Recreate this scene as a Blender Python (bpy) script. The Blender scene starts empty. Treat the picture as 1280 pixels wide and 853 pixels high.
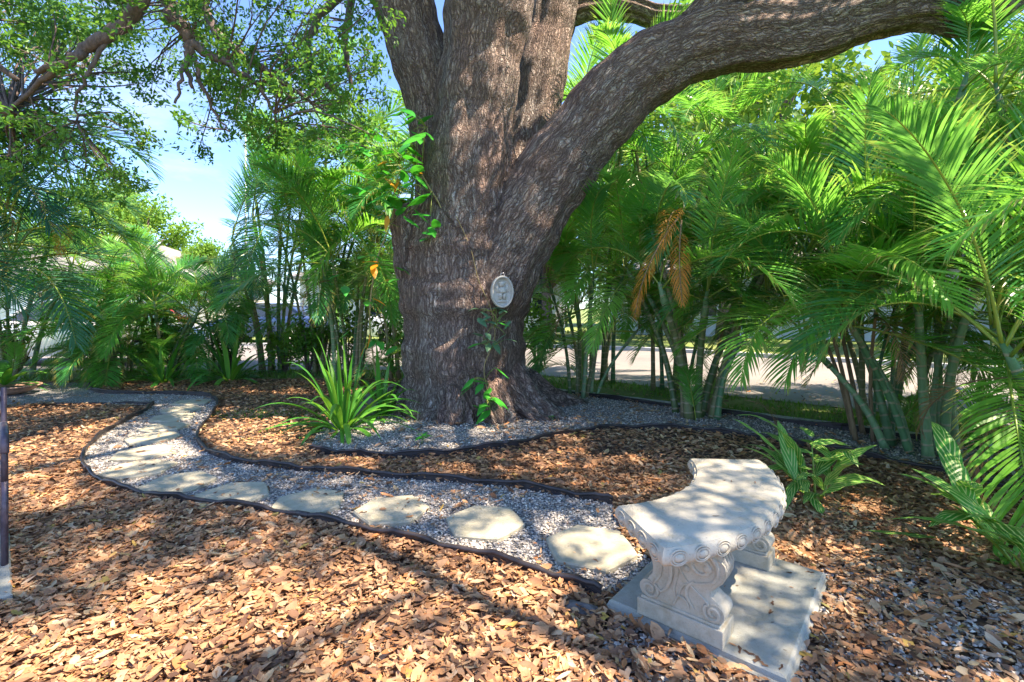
import bpy, math, random
import numpy as np
from mathutils import Vector, Matrix
R = math.radians
rng = np.random.default_rng(7)
random.seed(7)

# ------------------------------------------------------------------ camera, sky, sun, exposure
scn = bpy.context.scene
H, F, HOR = 1.30, 600.0, 385.0           # eye height (m), focal length and horizon row of the 1280 px wide photograph
cam_d = bpy.data.cameras.new('camera'); cam = bpy.data.objects.new('camera', cam_d)
scn.collection.objects.link(cam); scn.camera = cam
cam.location = (0, 0, H); cam.rotation_euler = (R(90), 0, 0)
cam_d.sensor_width = 36; cam_d.lens = 36 * F / 1280; cam_d.shift_y = -(426.5 - HOR) / 1280
cam_d.clip_start = 0.05; cam_d.clip_end = 2000

SUN_EL, SUN_AZ = 60, 106                  # azimuth clockwise from +Y (straight ahead)
w = bpy.data.worlds.new('World'); scn.world = w; w.use_nodes = True
nt = w.node_tree; nt.nodes.clear()
wo = nt.nodes.new('ShaderNodeOutputWorld'); bg = nt.nodes.new('ShaderNodeBackground')
sky = nt.nodes.new('ShaderNodeTexSky'); sky.sky_type = 'NISHITA'; sky.sun_disc = False
sky.sun_elevation = R(SUN_EL); sky.sun_rotation = R(SUN_AZ); sky.air_density = 0.85; sky.dust_density = 0.1; sky.ozone_density = 4.0
bg.inputs['Strength'].default_value = 0.12
tc = nt.nodes.new('ShaderNodeTexCoord'); mp = nt.nodes.new('ShaderNodeMapping'); mp.inputs['Scale'].default_value = (1, 1, 3.0)
cn = nt.nodes.new('ShaderNodeTexNoise'); cn.inputs['Scale'].default_value = 2.3; cn.inputs['Detail'].default_value = 8; cn.inputs['Roughness'].default_value = .6
cr = nt.nodes.new('ShaderNodeValToRGB'); cr.color_ramp.elements[0].position = .5; cr.color_ramp.elements[1].position = .78
cr.color_ramp.elements[1].color = (.55, .55, .55, 1)
mx = nt.nodes.new('ShaderNodeMix'); mx.data_type = 'RGBA'; mx.inputs['B'].default_value = (3.6, 3.4, 3.5, 1)
nt.links.new(tc.outputs['Generated'], mp.inputs[0]); nt.links.new(mp.outputs[0], cn.inputs['Vector'])
nt.links.new(cn.outputs['Fac'], cr.inputs[0]); nt.links.new(cr.outputs[0], mx.inputs['Factor'])
tn = nt.nodes.new('ShaderNodeMix'); tn.data_type = 'RGBA'; tn.blend_type = 'MULTIPLY'; tn.inputs['Factor'].default_value = 1; tn.inputs['B'].default_value = (.68, .82, 1.0, 1)
nt.links.new(sky.outputs[0], tn.inputs['A']); nt.links.new(tn.outputs['Result'], mx.inputs['A']); nt.links.new(mx.outputs['Result'], bg.inputs[0]); nt.links.new(bg.outputs[0], wo.inputs[0])

sd = bpy.data.lights.new('sun', 'SUN'); sun = bpy.data.objects.new('sun', sd); scn.collection.objects.link(sun)
sd.energy = 3.8; sd.angle = R(0.5); sd.color = (1, .9, .76)
SUNV = Vector((math.sin(R(SUN_AZ)) * math.cos(R(SUN_EL)), math.cos(R(SUN_AZ)) * math.cos(R(SUN_EL)), math.sin(R(SUN_EL))))
sun.rotation_euler = SUNV.to_track_quat('Z', 'Y').to_euler()
vs = scn.view_settings
vs.view_transform = 'Standard'; vs.look = 'None'; vs.gamma = 1; vs.exposure = 2.18; vs.use_white_balance = True; vs.white_balance_temperature = 7250; vs.white_balance_tint = 14; vs.use_curve_mapping = False
cy = scn.cycles
cy.max_bounces = 7; cy.diffuse_bounces = 4; cy.glossy_bounces = 2; cy.transmission_bounces = 4; cy.transparent_max_bounces = 4
cy.use_denoising = True; cy.sample_clamp_indirect = 6; cy.caustics_reflective = False; cy.caustics_refractive = False

# ------------------------------------------------------------------ helpers
def G(x, y, z=0.0):                       # ground point (height z) from a photograph pixel
    D = (H - z) * F / (y - HOR)
    return Vector(((x - 640) / F * D, D, z))
def P(x, y, D):                           # point at distance D
    return Vector(((x - 640) / F * D, D, H - (y - HOR) / F * D))
def tag(o, label=None, cat=None, group=None, kind=None):
    if label: o['label'] = label
    if cat: o['category'] = cat
    if group: o['group'] = group
    if kind: o['kind'] = kind
    return o
def link(o, parent=None):
    scn.collection.objects.link(o)
    if parent: o.parent = parent
    return o
def empty(name, loc, rz=0, label=None, cat=None, group=None):
    o = bpy.data.objects.new(name, None); o.empty_display_size = .2
    o.location = loc; o.rotation_euler = (0, 0, rz); link(o)
    return tag(o, label, cat, group)

class MB:
    def __init__(s): s.v = []; s.f = []; s.uv = []; s.m = []; s.mi = 0
    def vert(s, p, uv=(0, 0)):
        s.v.append((p[0], p[1], p[2])); s.uv.append(uv); return len(s.v) - 1
    def face(s, ids): s.f.append(tuple(ids)); s.m.append(s.mi)
    def box(s, c, d, rz=0, top=1.0, ry=0):
        x, y, z = d[0] / 2, d[1] / 2, d[2] / 2
        M = Matrix.Rotation(rz, 3, 'Z') @ Matrix.Rotation(ry, 3, 'Y')
        i = [s.vert(Vector(c) + M @ Vector((sx * x * (top if sz > 0 else 1), sy * y * (top if sz > 0 else 1), sz * z)))
             for sz in (-1, 1) for sx, sy in ((-1, -1), (1, -1), (1, 1), (-1, 1))]
        for q in ((3, 2, 1, 0), (4, 5, 6, 7), (0, 1, 5, 4), (1, 2, 6, 5), (2, 3, 7, 6), (3, 0, 4, 7)): s.face([i[k] for k in q])
    def tube(s, pts, rad, n=8, cap=True, squash=None):
        pts = [Vector(p) for p in pts]
        if not hasattr(rad, '__len__'): rad = [rad] * len(pts)
        N = None; rings = []; acc = 0
        for k, p in enumerate(pts):
            t = (pts[min(k + 1, len(pts) - 1)] - pts[max(k - 1, 0)]).normalized()
            if N is None:
                N = t.orthogonal().normalized() if abs(t.z) > .9 else t.cross(Vector((0, 0, 1))).normalized()
            N = (N - t * N.dot(t)).normalized(); B = t.cross(N)
            if k: acc += (pts[k] - pts[k - 1]).length
            rings.append([s.vert(p + (N * math.cos(2 * math.pi * j / n) + B * math.sin(2 * math.pi * j / n)) * rad[k], (j / n, acc)) for j in range(n)])
        for a, b in zip(rings, rings[1:]):
            for j in range(n): s.face((a[j], a[(j + 1) % n], b[(j + 1) % n], b[j]))
        if cap: s.face(rings[0][::-1]); s.face(rings[-1])
    def lathe(s, c, prof, n=20, M=None):
        M = M or Matrix.Identity(3); c = Vector(c)
        rings = [[s.vert(c + M @ Vector((r * math.cos(2 * math.pi * j / n), r * math.sin(2 * math.pi * j / n), z))) for j in range(n)] for r, z in prof]
        for a, b in zip(rings, rings[1:]):
            for j in range(n): s.face((a[j], a[(j + 1) % n], b[(j + 1) % n], b[j]))
        s.face(rings[0][::-1]); s.face(rings[-1])
    def prism(s, poly, z0, z1, bev=0):
        n = len(poly); c = sum((Vector(p) for p in poly), Vector((0, 0))) / n
        L = [(poly, z0)]
        if bev:
            L += [(poly, z1 - bev), ([Vector(p) + (c - Vector(p)).normalized() * bev for p in poly], z1)]
        else: L += [(poly, z1)]
        rings = [[s.vert((p[0], p[1], z)) for p in q] for q, z in L]
        for a, b in zip(rings, rings[1:]):
            for j in range(n): s.face((a[j], a[(j + 1) % n], b[(j + 1) % n], b[j]))
        s.face(rings[0][::-1]); s.face(rings[-1])
    def blade(s, base, d, side, L, W, n=5, droop=.3, fold=.25, prof=None, tipdroop=0, wave=0):
        """leaf blade: base, direction, side vector; 3 verts across, uv = (across -1..1, along 0..1)"""
        d = Vector(d).normalized(); side = Vector(side); side = (side - d * side.dot(d)).normalized()
        prof = prof or (lambda t: math.sin(math.pi * min(1, t ** .75 * .98 + .02)) ** .8)
        p = Vector(base); rows = []; cur = d.copy()
        for k in range(n + 1):
            t = k / n
            up = side.cross(cur).normalized()
            wv = W / 2 * prof(t)
            if k == n: rows.append([s.vert(p, (0, t))] * 3)
            else:
                wz = wave * math.sin(t * 17 + L * 50) * wv
                rows.append([s.vert(p - side * wv + up * (fold * wv + wz), (-1, t)), s.vert(p, (0, t)), s.vert(p + side * wv + up * (fold * wv - wz), (1, t))])
            p = p + cur * (L / n)
            g = (droop + tipdroop * t * t) / n
            cur = (cur + Vector((0, 0, -1)) * g * 2 * (1 - min(.9, max(0, -cur.z)))).normalized()
        for k, (a, b) in enumerate(zip(rows, rows[1:])):
            for j in (0, 1):
                if b[0] == b[2]: s.face((a[j], a[j + 1], b[0]))
                else: s.face((a[j], a[j + 1], b[j + 1], b[j]))
    def mesh(s, name, mats, smooth=True):
        me = bpy.data.meshes.new(name)
        me.from_pydata(s.v, [], s.f)
        uvl = me.uv_layers.new(name='UVMap')
        li = np.empty(len(me.loops), dtype=np.int32); me.loops.foreach_get('vertex_index', li)
        uvl.data.foreach_set('uv', np.array(s.uv, dtype=np.float32)[li].ravel())
        for m in (mats if isinstance(mats, (list, tuple)) else [mats]): me.materials.append(m)
        me.polygons.foreach_set('material_index', s.m)
        me.polygons.foreach_set('use_smooth', [smooth] * len(s.f))
        me.update(); return me
    def build(s, name, mats, parent=None, smooth=True, loc=None):
        o = bpy.data.objects.new(name, s.mesh(name, mats, smooth)); link(o, parent)
        if loc is not None: o.location = loc
        return o
def bevel(o, wdt=.01, seg=2, ang=40):
    m = o.modifiers.new('bevel', 'BEVEL'); m.width = wdt; m.segments = seg; m.limit_method = 'ANGLE'; m.angle_limit = R(ang); return o
def sharp(o, a=35):
    try: o.data.set_sharp_from_angle(angle=R(a))
    except Exception: pass
    return o

def fast_mesh(name, V, Fq, mat, attrs=None, smooth=True, uv=None):
    """V (n,3), Fq (m,k) all faces with k corners"""
    me = bpy.data.meshes.new(name); n = len(V); m, k = Fq.shape
    me.vertices.add(n); me.vertices.foreach_set('co', np.ascontiguousarray(V, dtype=np.float32).ravel())
    me.loops.add(m * k); me.loops.foreach_set('vertex_index', np.ascontiguousarray(Fq, dtype=np.int32).ravel())
    me.polygons.add(m); me.polygons.foreach_set('loop_start', np.arange(0, m * k, k, dtype=np.int32))
    me.polygons.foreach_set('use_smooth', np.full(m, smooth))
    for nm, a in (attrs or {}).items():
        at = me.attributes.new(nm, 'FLOAT' if a.ndim == 1 else 'FLOAT_VECTOR', 'POINT')
        at.data.foreach_set('value' if a.ndim == 1 else 'vector', np.ascontiguousarray(a, dtype=np.float32).ravel())
    me.update(calc_edges=True); me.materials.append(mat); return me
def frames(d, up):
    d = d / np.linalg.norm(d, axis=1, keepdims=True)
    s_ = np.cross(d, up); s_ /= np.linalg.norm(s_, axis=1, keepdims=True) + 1e-9
    u = np.cross(s_, d); return np.stack([d, s_, u], axis=2)          # columns: along, side, up
def scatter(name, tv, tf, pos, M, sc, mat, rnd=None, smooth=True, obj=True, parent=None):
    tv = np.asarray(tv, float); tf = np.asarray(tf); n = len(pos); k = len(tv)
    sc = np.asarray(sc)
    if sc.ndim == 1: sc = sc[:, None]
    V = np.einsum('nij,nkj->nki', M, tv[None] * sc[:, None, :]) + pos[:, None, :]
    Fq = (tf[None] + (np.arange(n) * k)[:, None, None]).reshape(-1, tf.shape[1])
    rnd = rng.random(n) if rnd is None else rnd
    me = fast_mesh(name, V.reshape(-1, 3), Fq, mat, {'rnd': np.repeat(rnd, k)}, smooth)
    if not obj: return me
    return link(bpy.data.objects.new(name, me), parent)
def inpoly(x, y, poly):
    poly = np.array([(p[0], p[1]) for p in poly]); r = np.zeros(len(x), bool); j = len(poly) - 1
    for i in range(len(poly)):
        xi, yi = poly[i]; xj, yj = poly[j]
        c = ((yi > y) != (yj > y)) & (x < (xj - xi) * (y - yi) / (yj - yi + 1e-12) + xi)
        r ^= c; j = i
    return r
def spline(pts, sub=6):
    pts = [Vector(p) for p in pts]; out = []
    for i in range(len(pts) - 1):
        p0, p1, p2, p3 = pts[max(i - 1, 0)], pts[i], pts[i + 1], pts[min(i + 2, len(pts) - 1)]
        for k in range(sub):
            t = k / sub
            out.append(.5 * ((2 * p1) + (p2 - p0) * t + (2 * p0 - 5 * p1 + 4 * p2 - p3) * t * t + (3 * p1 - p0 - 3 * p2 + p3) * t ** 3))
    out.append(pts[-1]); return out
def smin_noise(x, y, s=1.0, seed=0):     # cheap smooth 2-D noise from sines, about -1..1
    r_ = np.random.default_rng(seed); v = 0
    for k in range(7):
        a, b, c = r_.normal(size=2) * s * (1 + k * .35), r_.random() * 6.3, 1 / (1 + k * .3)
        v = v + np.sin(x * a[0] + y * a[1] + b) * c
    return v / 3.2

# ------------------------------------------------------------------ materials
class NT:
    def __init__(s, name):
        s.m = bpy.data.materials.new(name); s.m.use_nodes = True; s.t = s.m.node_tree; s.t.nodes.clear()
        s.out = s.t.nodes.new('ShaderNodeOutputMaterial')
    def n(s, typ, **kw):
        nd = s.t.nodes.new('ShaderNode' + typ)
        for k, v in kw.items():
            if k in nd.inputs.keys():
                if hasattr(v, 'is_output') or isinstance(v, bpy.types.NodeSocket): s.t.links.new(v, nd.inputs[k])
                else: nd.inputs[k].default_value = v
            else: setattr(nd, k, v)
        return nd
    def link(s, a, b): s.t.links.new(a, b)
    def ramp(s, fac, stops, interp='LINEAR'):
        r = s.t.nodes.new('ShaderNodeValToRGB'); e = r.color_ramp.elements; r.color_ramp.interpolation = interp
        while len(e) > 1: e.remove(e[-1])
        e[0].position = stops[0][0]; e[0].color = (*stops[0][1], 1)
        for p, c in stops[1:]:
            k = e.new(p); k.color = (*c, 1)
        s.link(fac, r.inputs[0]); return r.outputs[0]
    def mix(s, fac, a, b, mode='MIX'):
        m = s.t.nodes.new('ShaderNodeMix'); m.data_type = 'RGBA'; m.blend_type = mode; m.clamp_factor = True
        for k, v in (('Factor', fac), ('A', a), ('B', b)):
            sk = [i for i in m.inputs if i.name == k and (i.type == 'RGBA' or k == 'Factor') and i.enabled][0] if k != 'Factor' else m.inputs[0]
            if isinstance(v, bpy.types.NodeSocket): s.link(v, sk)
            else: sk.default_value = v if k == 'Factor' else (*v, 1)
        return [o for o in m.outputs if o.type == 'RGBA'][0]
    def math(s, op, a, b=0.0, c=None):
        m = s.t.nodes.new('ShaderNodeMath'); m.operation = op
        for i, v in enumerate((a, b) if c is None else (a, b, c)):
            if isinstance(v, bpy.types.NodeSocket): s.link(v, m.inputs[i])
            else: m.inputs[i].default_value = v
        return m.outputs[0]
    def coord(s, kind='Object', scale=(1, 1, 1)):
        c = s.n('TexCoord'); m = s.n('Mapping'); m.inputs['Scale'].default_value = scale
        s.link(c.outputs[kind], m.inputs[0]); return m.outputs[0]
    def bump(s, h, strength=.5, dist=.01, prev=None):
        b = s.n('Bump'); b.inputs['Strength'].default_value = strength; b.inputs['Distance'].default_value = dist
        s.link(h, b.inputs['Height'])
        if prev: s.link(prev, b.inputs['Normal'])
        return b.outputs[0]
    def pbr(s, col, rough=.7, normal=None, metallic=0, spec=.5):
        p = s.n('BsdfPrincipled')
        for k, v in (('Base Color', col), ('Roughness', rough), ('Metallic', metallic), ('Specular IOR Level', spec)):
            if isinstance(v, bpy.types.NodeSocket): s.link(v, p.inputs[k])
            else: p.inputs[k].default_value = (*v, 1) if k == 'Base Color' else v
        if normal: s.link(normal, p.inputs['Normal'])
        s.p = p; return p.outputs[0]
    def done(s, sh): s.link(sh, s.out.inputs[0]); return s.m
    def noise(s, vec, scale, detail=4, rough=.55, dist=0):
        n_ = s.n('TexNoise', Scale=scale, Detail=detail, Roughness=rough, Distortion=dist)
        if vec is not None: s.link(vec, n_.inputs['Vector'])
        return n_.outputs['Fac']

def leaf_mat(name, stops, trans=.4, rough=.45, src='rnd', tcol=None, stripes=None, spec=.4, far=.0, tips=False):
    """foliage: colour by per-leaf or per-object random, translucent"""
    t = NT(name)
    if src == 'rnd': f = t.n('Attribute', attribute_name='rnd').outputs['Fac']
    else: f = t.n('ObjectInfo').outputs['Random']
    nz = t.noise(t.coord('Object'), 1.7, 3)
    f2 = t.math('ADD', t.math('MULTIPLY', f, .75), t.math('MULTIPLY', nz, .45)); f2 = t.math('SUBTRACT', f2, .1)
    col = t.ramp(f2, stops)
    if tips:
        us = t.n('SeparateXYZ'); t.link(t.n('TexCoord').outputs['UV'], us.inputs[0])
        th = t.math('ADD', us.outputs[1], t.math('MULTIPLY', t.noise(t.coord('Object'), 4.0, 3), .5))
        col = t.mix(t.ramp(th, [(1.12, (0, 0, 0)), (1.3, (.8, .8, .8))] if False else [(.0, (0, 0, 0)), (.999, (0, 0, 0)), (1, (.75, .75, .75))]), col, (.4, .3, .1))
    if stripes:
        uv = t.n('TexCoord').outputs['UV']; sp = t.n('SeparateXYZ'); t.link(uv, sp.inputs[0])
        au = t.math('ABSOLUTE', sp.outputs[0])
        ph = t.math('SUBTRACT', t.math('MULTIPLY', sp.outputs[1], stripes[1]), t.math('MULTIPLY', au, stripes[2]))
        nn = t.noise(uv, 3.0, 2)
        wv = t.math('SINE', t.math('ADD', ph, t.math('MULTIPLY', nn, 2.5)))
        m = t.ramp(wv, [(.55, (0, 0, 0)), (.75, (1, 1, 1))])
        col = t.mix(m, col, stripes[0])
    d = t.pbr(col, rough, spec=spec)
    tr = t.n('BsdfTranslucent')
    tc_ = t.mix(.55, col, tcol or (.25, .42, .03)); t.link(tc_, tr.inputs[0])
    mxs = t.n('MixShader'); mxs.inputs[0].default_value = trans
    t.link(d, mxs.inputs[1]); t.link(tr.outputs[0], mxs.inputs[2])
    return t.done(mxs.outputs[0])

M = {}
M['frond'] = leaf_mat('palm leaf', [(0, (.035, .19, .09)), (.3, (.055, .28, .075)), (.6, (.1, .38, .06)), (.85, (.2, .48, .07)), (1, (.42, .55, .14))], .52, .3, 'obj', (.34, .75, .08), spec=.6, tips=True)
M['frond_blue'] = leaf_mat('blue green palm leaf', [(0, (.02, .1, .08)), (.5, (.035, .16, .1)), (1, (.08, .24, .1))], .32, .38, 'obj', (.1, .35, .08))
M['frond_dead'] = leaf_mat('dry orange palm leaf', [(0, (.5, .2, .025)), (.6, (.62, .28, .04)), (1, (.55, .16, .03))], .4, .6, 'obj', (.9, .42, .05))
M['frond_brown'] = leaf_mat('dry brown palm leaf', [(0, (.22, .11, .05)), (1, (.4, .23, .11))], .25, .7, 'obj', (.5, .3, .12))
M['oak'] = leaf_mat('oak leaf', [(0, (.03, .12, .03)), (.4, (.055, .18, .035)), (.7, (.09, .25, .035)), (1, (.18, .36, .05))], .45, .42, 'rnd', (.25, .5, .05))
M['tree_far'] = leaf_mat('far tree leaf', [(0, (.03, .12, .015)), (.5, (.06, .2, .022)), (1, (.13, .3, .03))], .35, .6, 'rnd', (.25, .45, .04))
M['tree_lime'] = leaf_mat('lime tree leaf', [(0, (.07, .2, .02)), (.5, (.13, .3, .03)), (1, (.24, .42, .05))], .35, .6, 'rnd', (.35, .5, .05))
M['tree_dark'] = leaf_mat('dark tree leaf', [(0, (.015, .07, .02)), (.5, (.03, .12, .02)), (1, (.07, .19, .03))], .3, .6, 'rnd')
M['lily'] = leaf_mat('strap leaf', [(0, (.03, .17, .035)), (.5, (.06, .27, .035)), (1, (.16, .4, .06))], .35, .35, 'obj', (.3, .6, .03))
M['ginger'] = leaf_mat('striped ginger leaf', [(0, (.03, .2, .03)), (.6, (.05, .3, .04)), (1, (.1, .38, .05))], .35, .35, 'obj', (.3, .6, .08), stripes=((.6, .66, .22), 34, 15))
M['vine'] = leaf_mat('vine leaf', [(0, (.03, .24, .05)), (.5, (.04, .36, .04)), (1, (.09, .46, .05))], .35, .3, 'obj', (.1, .6, .03))
M['vine_grey'] = leaf_mat('grey green vine leaf', [(0, (.08, .2, .1)), (1, (.14, .28, .15))], .25, .3, 'obj', (.2, .4, .15))
M['leaf_orange'] = leaf_mat('orange leaf', [(0, (.7, .25, .02)), (1, (.85, .42, .03))], .45, .4, 'obj', (.9, .45, .03))
M['grass'] = leaf_mat('grass blade', [(0, (.05, .16, .02)), (.6, (.1, .27, .03)), (1, (.26, .36, .07))], .3, .6, 'rnd')

def litter_mat():
    t = NT('dead leaf'); f = t.n('Attribute', attribute_name='rnd').outputs['Fac']
    col = t.ramp(f, [(0, (.1, .06, .045)), (.14, (.22, .13, .09)), (.26, (.44, .25, .14)), (.42, (.64, .34, .17)), (.56, (.74, .46, .26)), (.68, (.66, .27, .10)), (.78, (.82, .58, .36)), (.88, (.42, .19, .09)), (.94, (.86, .68, .48)), (.98, (.72, .48, .1)), (1, (.3, .34, .12))])
    v = t.noise(t.coord('Object'), 60, 3, .6)
    col = t.mix(t.math('MULTIPLY', v, .7), col, (.2, .1, .05), 'MIX')
    big = t.ramp(t.noise(t.coord('Object'), .9, 3), [(.35, (.8, .78, .76)), (.65, (1.1, 1.08, 1.02))])
    col = t.mix(1.0, col, big, 'MULTIPLY')
    d = t.pbr(col, .62, spec=.35); tr = t.n('BsdfTranslucent'); t.link(col, tr.inputs[0])
    mxs = t.n('MixShader'); mxs.inputs[0].default_value = .15; t.link(d, mxs.inputs[1]); t.link(tr.outputs[0], mxs.inputs[2])
    return t.done(mxs.outputs[0])
M['litter'] = litter_mat()
def soil_mat():
    t = NT('leaf mould'); c = t.coord('Object')
    vo = t.n('TexVoronoi', Scale=26.0, Randomness=1.0); t.link(c, vo.inputs['Vector'])
    sp = t.n('SeparateColor'); t.link(vo.outputs['Color'], sp.inputs[0])
    col = t.ramp(sp.outputs[0], [(0, (.1, .055, .035)), (.4, (.26, .13, .07)), (.75, (.42, .22, .11)), (1, (.5, .32, .18))])
    col = t.mix(t.ramp(vo.outputs['Distance'], [(.2, (0, 0, 0)), (.6, (1, 1, 1))]), col, (.07, .045, .03))
    return t.done(t.pbr(col, .9, t.bump(vo.outputs['Distance'], .8, -.02)))
M['soil'] = soil_mat()
def gravel_mat(name='gravel bed', s=75.0):
    t = NT(name); c = t.coord('Object')
    vo = t.n('TexVoronoi', Scale=s, Randomness=1.0); t.link(c, vo.inputs['Vector'])
    sp = t.n('SeparateColor'); t.link(vo.outputs['Color'], sp.inputs[0])
    col = t.ramp(sp.outputs[0], [(0, (.16, .16, .17)), (.4, (.32, .32, .33)), (.75, (.5, .49, .48)), (1, (.72, .7, .68))])
    col = t.mix(t.ramp(vo.outputs['Distance'], [(.3, (0, 0, 0)), (.8, (1, 1, 1))]), col, (.08, .075, .07))
    return t.done(t.pbr(col, .85, t.bump(vo.outputs['Distance'], .9, -.012)))
M['gravel'] = gravel_mat()
def pebble_mat():
    t = NT('pebble'); f = t.n('Attribute', attribute_name='rnd').outputs['Fac']
    col = t.ramp(f, [(0, (.13, .12, .11)), (.3, (.27, .25, .22)), (.55, (.44, .405, .355)), (.8, (.62, .58, .5)), (.9, (.5, .36, .25)), (1, (.82, .79, .72))])
    return t.done(t.pbr(col, .75))
M['pebble'] = pebble_mat()

def bark_mat(name='oak bark', attr='bark'):
    t = NT(name)
    b = t.n('Attribute', attribute_name=attr).outputs['Vector']
    wn = t.n('TexNoise', Scale=5.0, Detail=3.0); t.link(b, wn.inputs['Vector'])
    va = t.n('VectorMath', operation='MULTIPLY_ADD'); t.link(wn.outputs['Color'], va.inputs[0]); va.inputs[1].default_value = (.12, .12, .12); t.link(b, va.inputs[2])
    mp_ = t.n('Mapping'); mp_.inputs['Scale'].default_value = (1, 1, .26); t.link(va.outputs[0], mp_.inputs[0])
    vo = t.n('TexVoronoi', Scale=28.0, feature='DISTANCE_TO_EDGE', Randomness=1.0); t.link(mp_.outputs[0], vo.inputs['Vector'])
    vc = t.n('TexVoronoi', Scale=28.0, Randomness=1.0); t.link(mp_.outputs[0], vc.inputs['Vector'])
    mp2 = t.n('Mapping'); mp2.inputs['Scale'].default_value = (1, 1, .5); t.link(va.outputs[0], mp2.inputs[0])
    vo2 = t.n('TexVoronoi', Scale=75.0, feature='DISTANCE_TO_EDGE'); t.link(mp2.outputs[0], vo2.inputs['Vector'])
    mp3 = t.n('Mapping'); mp3.inputs['Scale'].default_value = (1, 1, .11); t.link(va.outputs[0], mp3.inputs[0])
    rn_ = t.noise(mp3.outputs[0], 21, 3, .6, .4)
    ridge = t.ramp(t.math('ABSOLUTE', t.math('SUBTRACT', rn_, .5)), [(0, (0, 0, 0)), (.035, (.5, .5, .5)), (.11, (1, 1, 1))])
    fine = t.noise(va.outputs[0], 70, 5, .7)
    crack1 = t.ramp(vo.outputs['Distance'], [(0, (.25, .25, .25)), (.1, (.7, .7, .7)), (.28, (1, 1, 1))])
    crack = t.math('MULTIPLY', crack1, ridge)
    crack2 = t.ramp(vo2.outputs['Distance'], [(0, (0, 0, 0)), (.18, (1, 1, 1))])
    sp = t.n('SeparateColor'); t.link(vc.outputs['Color'], sp.inputs[0])
    base = t.ramp(sp.outputs[0], [(0, (.44, .32, .25)), (.5, (.62, .49, .4)), (1, (.78, .67, .57))])
    big = t.noise(b, 1.6, 4, .6)
    base = t.mix(t.ramp(big, [(.38, (0, 0, 0)), (.62, (.95, .95, .95))]), base, (.56, .31, .22))      # reddish areas
    mpz = t.n('Mapping'); mpz.inputs['Location'].default_value = (5, 3, 9); mpz.inputs['Scale'].default_value = (3.4, 3.4, .7); t.link(b, mpz.inputs[0])
    gr = t.noise(mpz.outputs[0], 1.0, 4, .6)
    base = t.mix(t.ramp(gr, [(.5, (0, 0, 0)), (.7, (.8, .8, .8))]), base, (.66, .64, .6))           # grey lichen bloom
    mo = t.noise(mpz.outputs[0], 2.3, 5, .65)
    base = t.mix(t.ramp(mo, [(.6, (0, 0, 0)), (.75, (.6, .6, .6))]), base, (.2, .24, .09))          # moss
    base = t.mix(t.math('MULTIPLY', fine, .55), base, (.78, .7, .62))
    dark = t.mix(crack, (.16, .105, .085), base)
    dark = t.mix(t.math('MULTIPLY', t.math('SUBTRACT', 1.0, crack2), .4), dark, (.07, .05, .04))
    h = t.math('ADD', t.math('MULTIPLY', crack, 1.0), t.math('ADD', t.math('MULTIPLY', crack2, .22), t.math('MULTIPLY', fine, .35)))
    return t.done(t.pbr(dark, .85, t.bump(h, 1.0, .055), spec=.25))
M['bark'] = bark_mat()
def simple_bark(name, c1, c2, scale=(8, 8, 2)):
    t = NT(name); n_ = t.noise(t.coord('Object', scale), 4, 6, .65)
    return t.done(t.pbr(t.ramp(n_, [(.3, c1), (.7, c2)]), .85, t.bump(n_, .8, .02)))
M['twig'] = simple_bark('twig bark', (.07, .05, .045), (.19, .14, .125))
M['stem_brown'] = simple_bark('brown stem', (.14, .09, .05), (.3, .21, .12))
M['vine_stem'] = simple_bark('vine stem', (.2, .15, .06), (.42, .33, .14))
def ring_mat(name, c1, c2, c3):
    t = NT(name); uv = t.n('TexCoord').outputs['UV']; sp = t.n('SeparateXYZ'); t.link(uv, sp.inputs[0])
    oi = t.n('ObjectInfo').outputs['Random']
    wob = t.noise(t.coord('Object'), 7, 3)
    v = t.math('ADD', t.math('MULTIPLY', sp.outputs[1], 9.0), t.math('ADD', t.math('MULTIPLY', oi, 9.0), t.math('MULTIPLY', wob, .5)))
    fr = t.math('FRACT', v); ring = t.ramp(fr, [(0, (1, 1, 1)), (.1, (1, 1, 1)), (.17, (0, 0, 0)), (.95, (0, 0, 0)), (1, (1, 1, 1))])
    n_ = t.noise(t.coord('Object', (6, 6, 1.5)), 5, 5, .6)
    f = t.math('ADD', t.math('MULTIPLY', n_, .8), t.math('MULTIPLY', t.math('SUBTRACT', oi, .5), .5))
    col = t.ramp(f, [(.2, c1), (.45, c2), (.7, c3)])
    col = t.mix(t.math('MULTIPLY', ring, .75), col, (.34, .28, .19))
    return t.done(t.pbr(col, .55, t.bump(ring, .6, .006)))
M['cane'] = ring_mat('palm cane', (.07, .13, .04), (.16, .17, .07), (.27, .2, .12))
M['cane_green'] = ring_mat('green palm cane', (.06, .17, .07), (.12, .24, .11), (.2, .3, .16))
def rachis_mat():
    t = NT('palm midrib'); n_ = t.noise(t.coord('Object'), 5, 3)
    return t.done(t.pbr(t.ramp(n_, [(.3, (.1, .22, .03)), (.7, (.36, .4, .06))]), .4))
M['rachis'] = rachis_mat()
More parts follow.
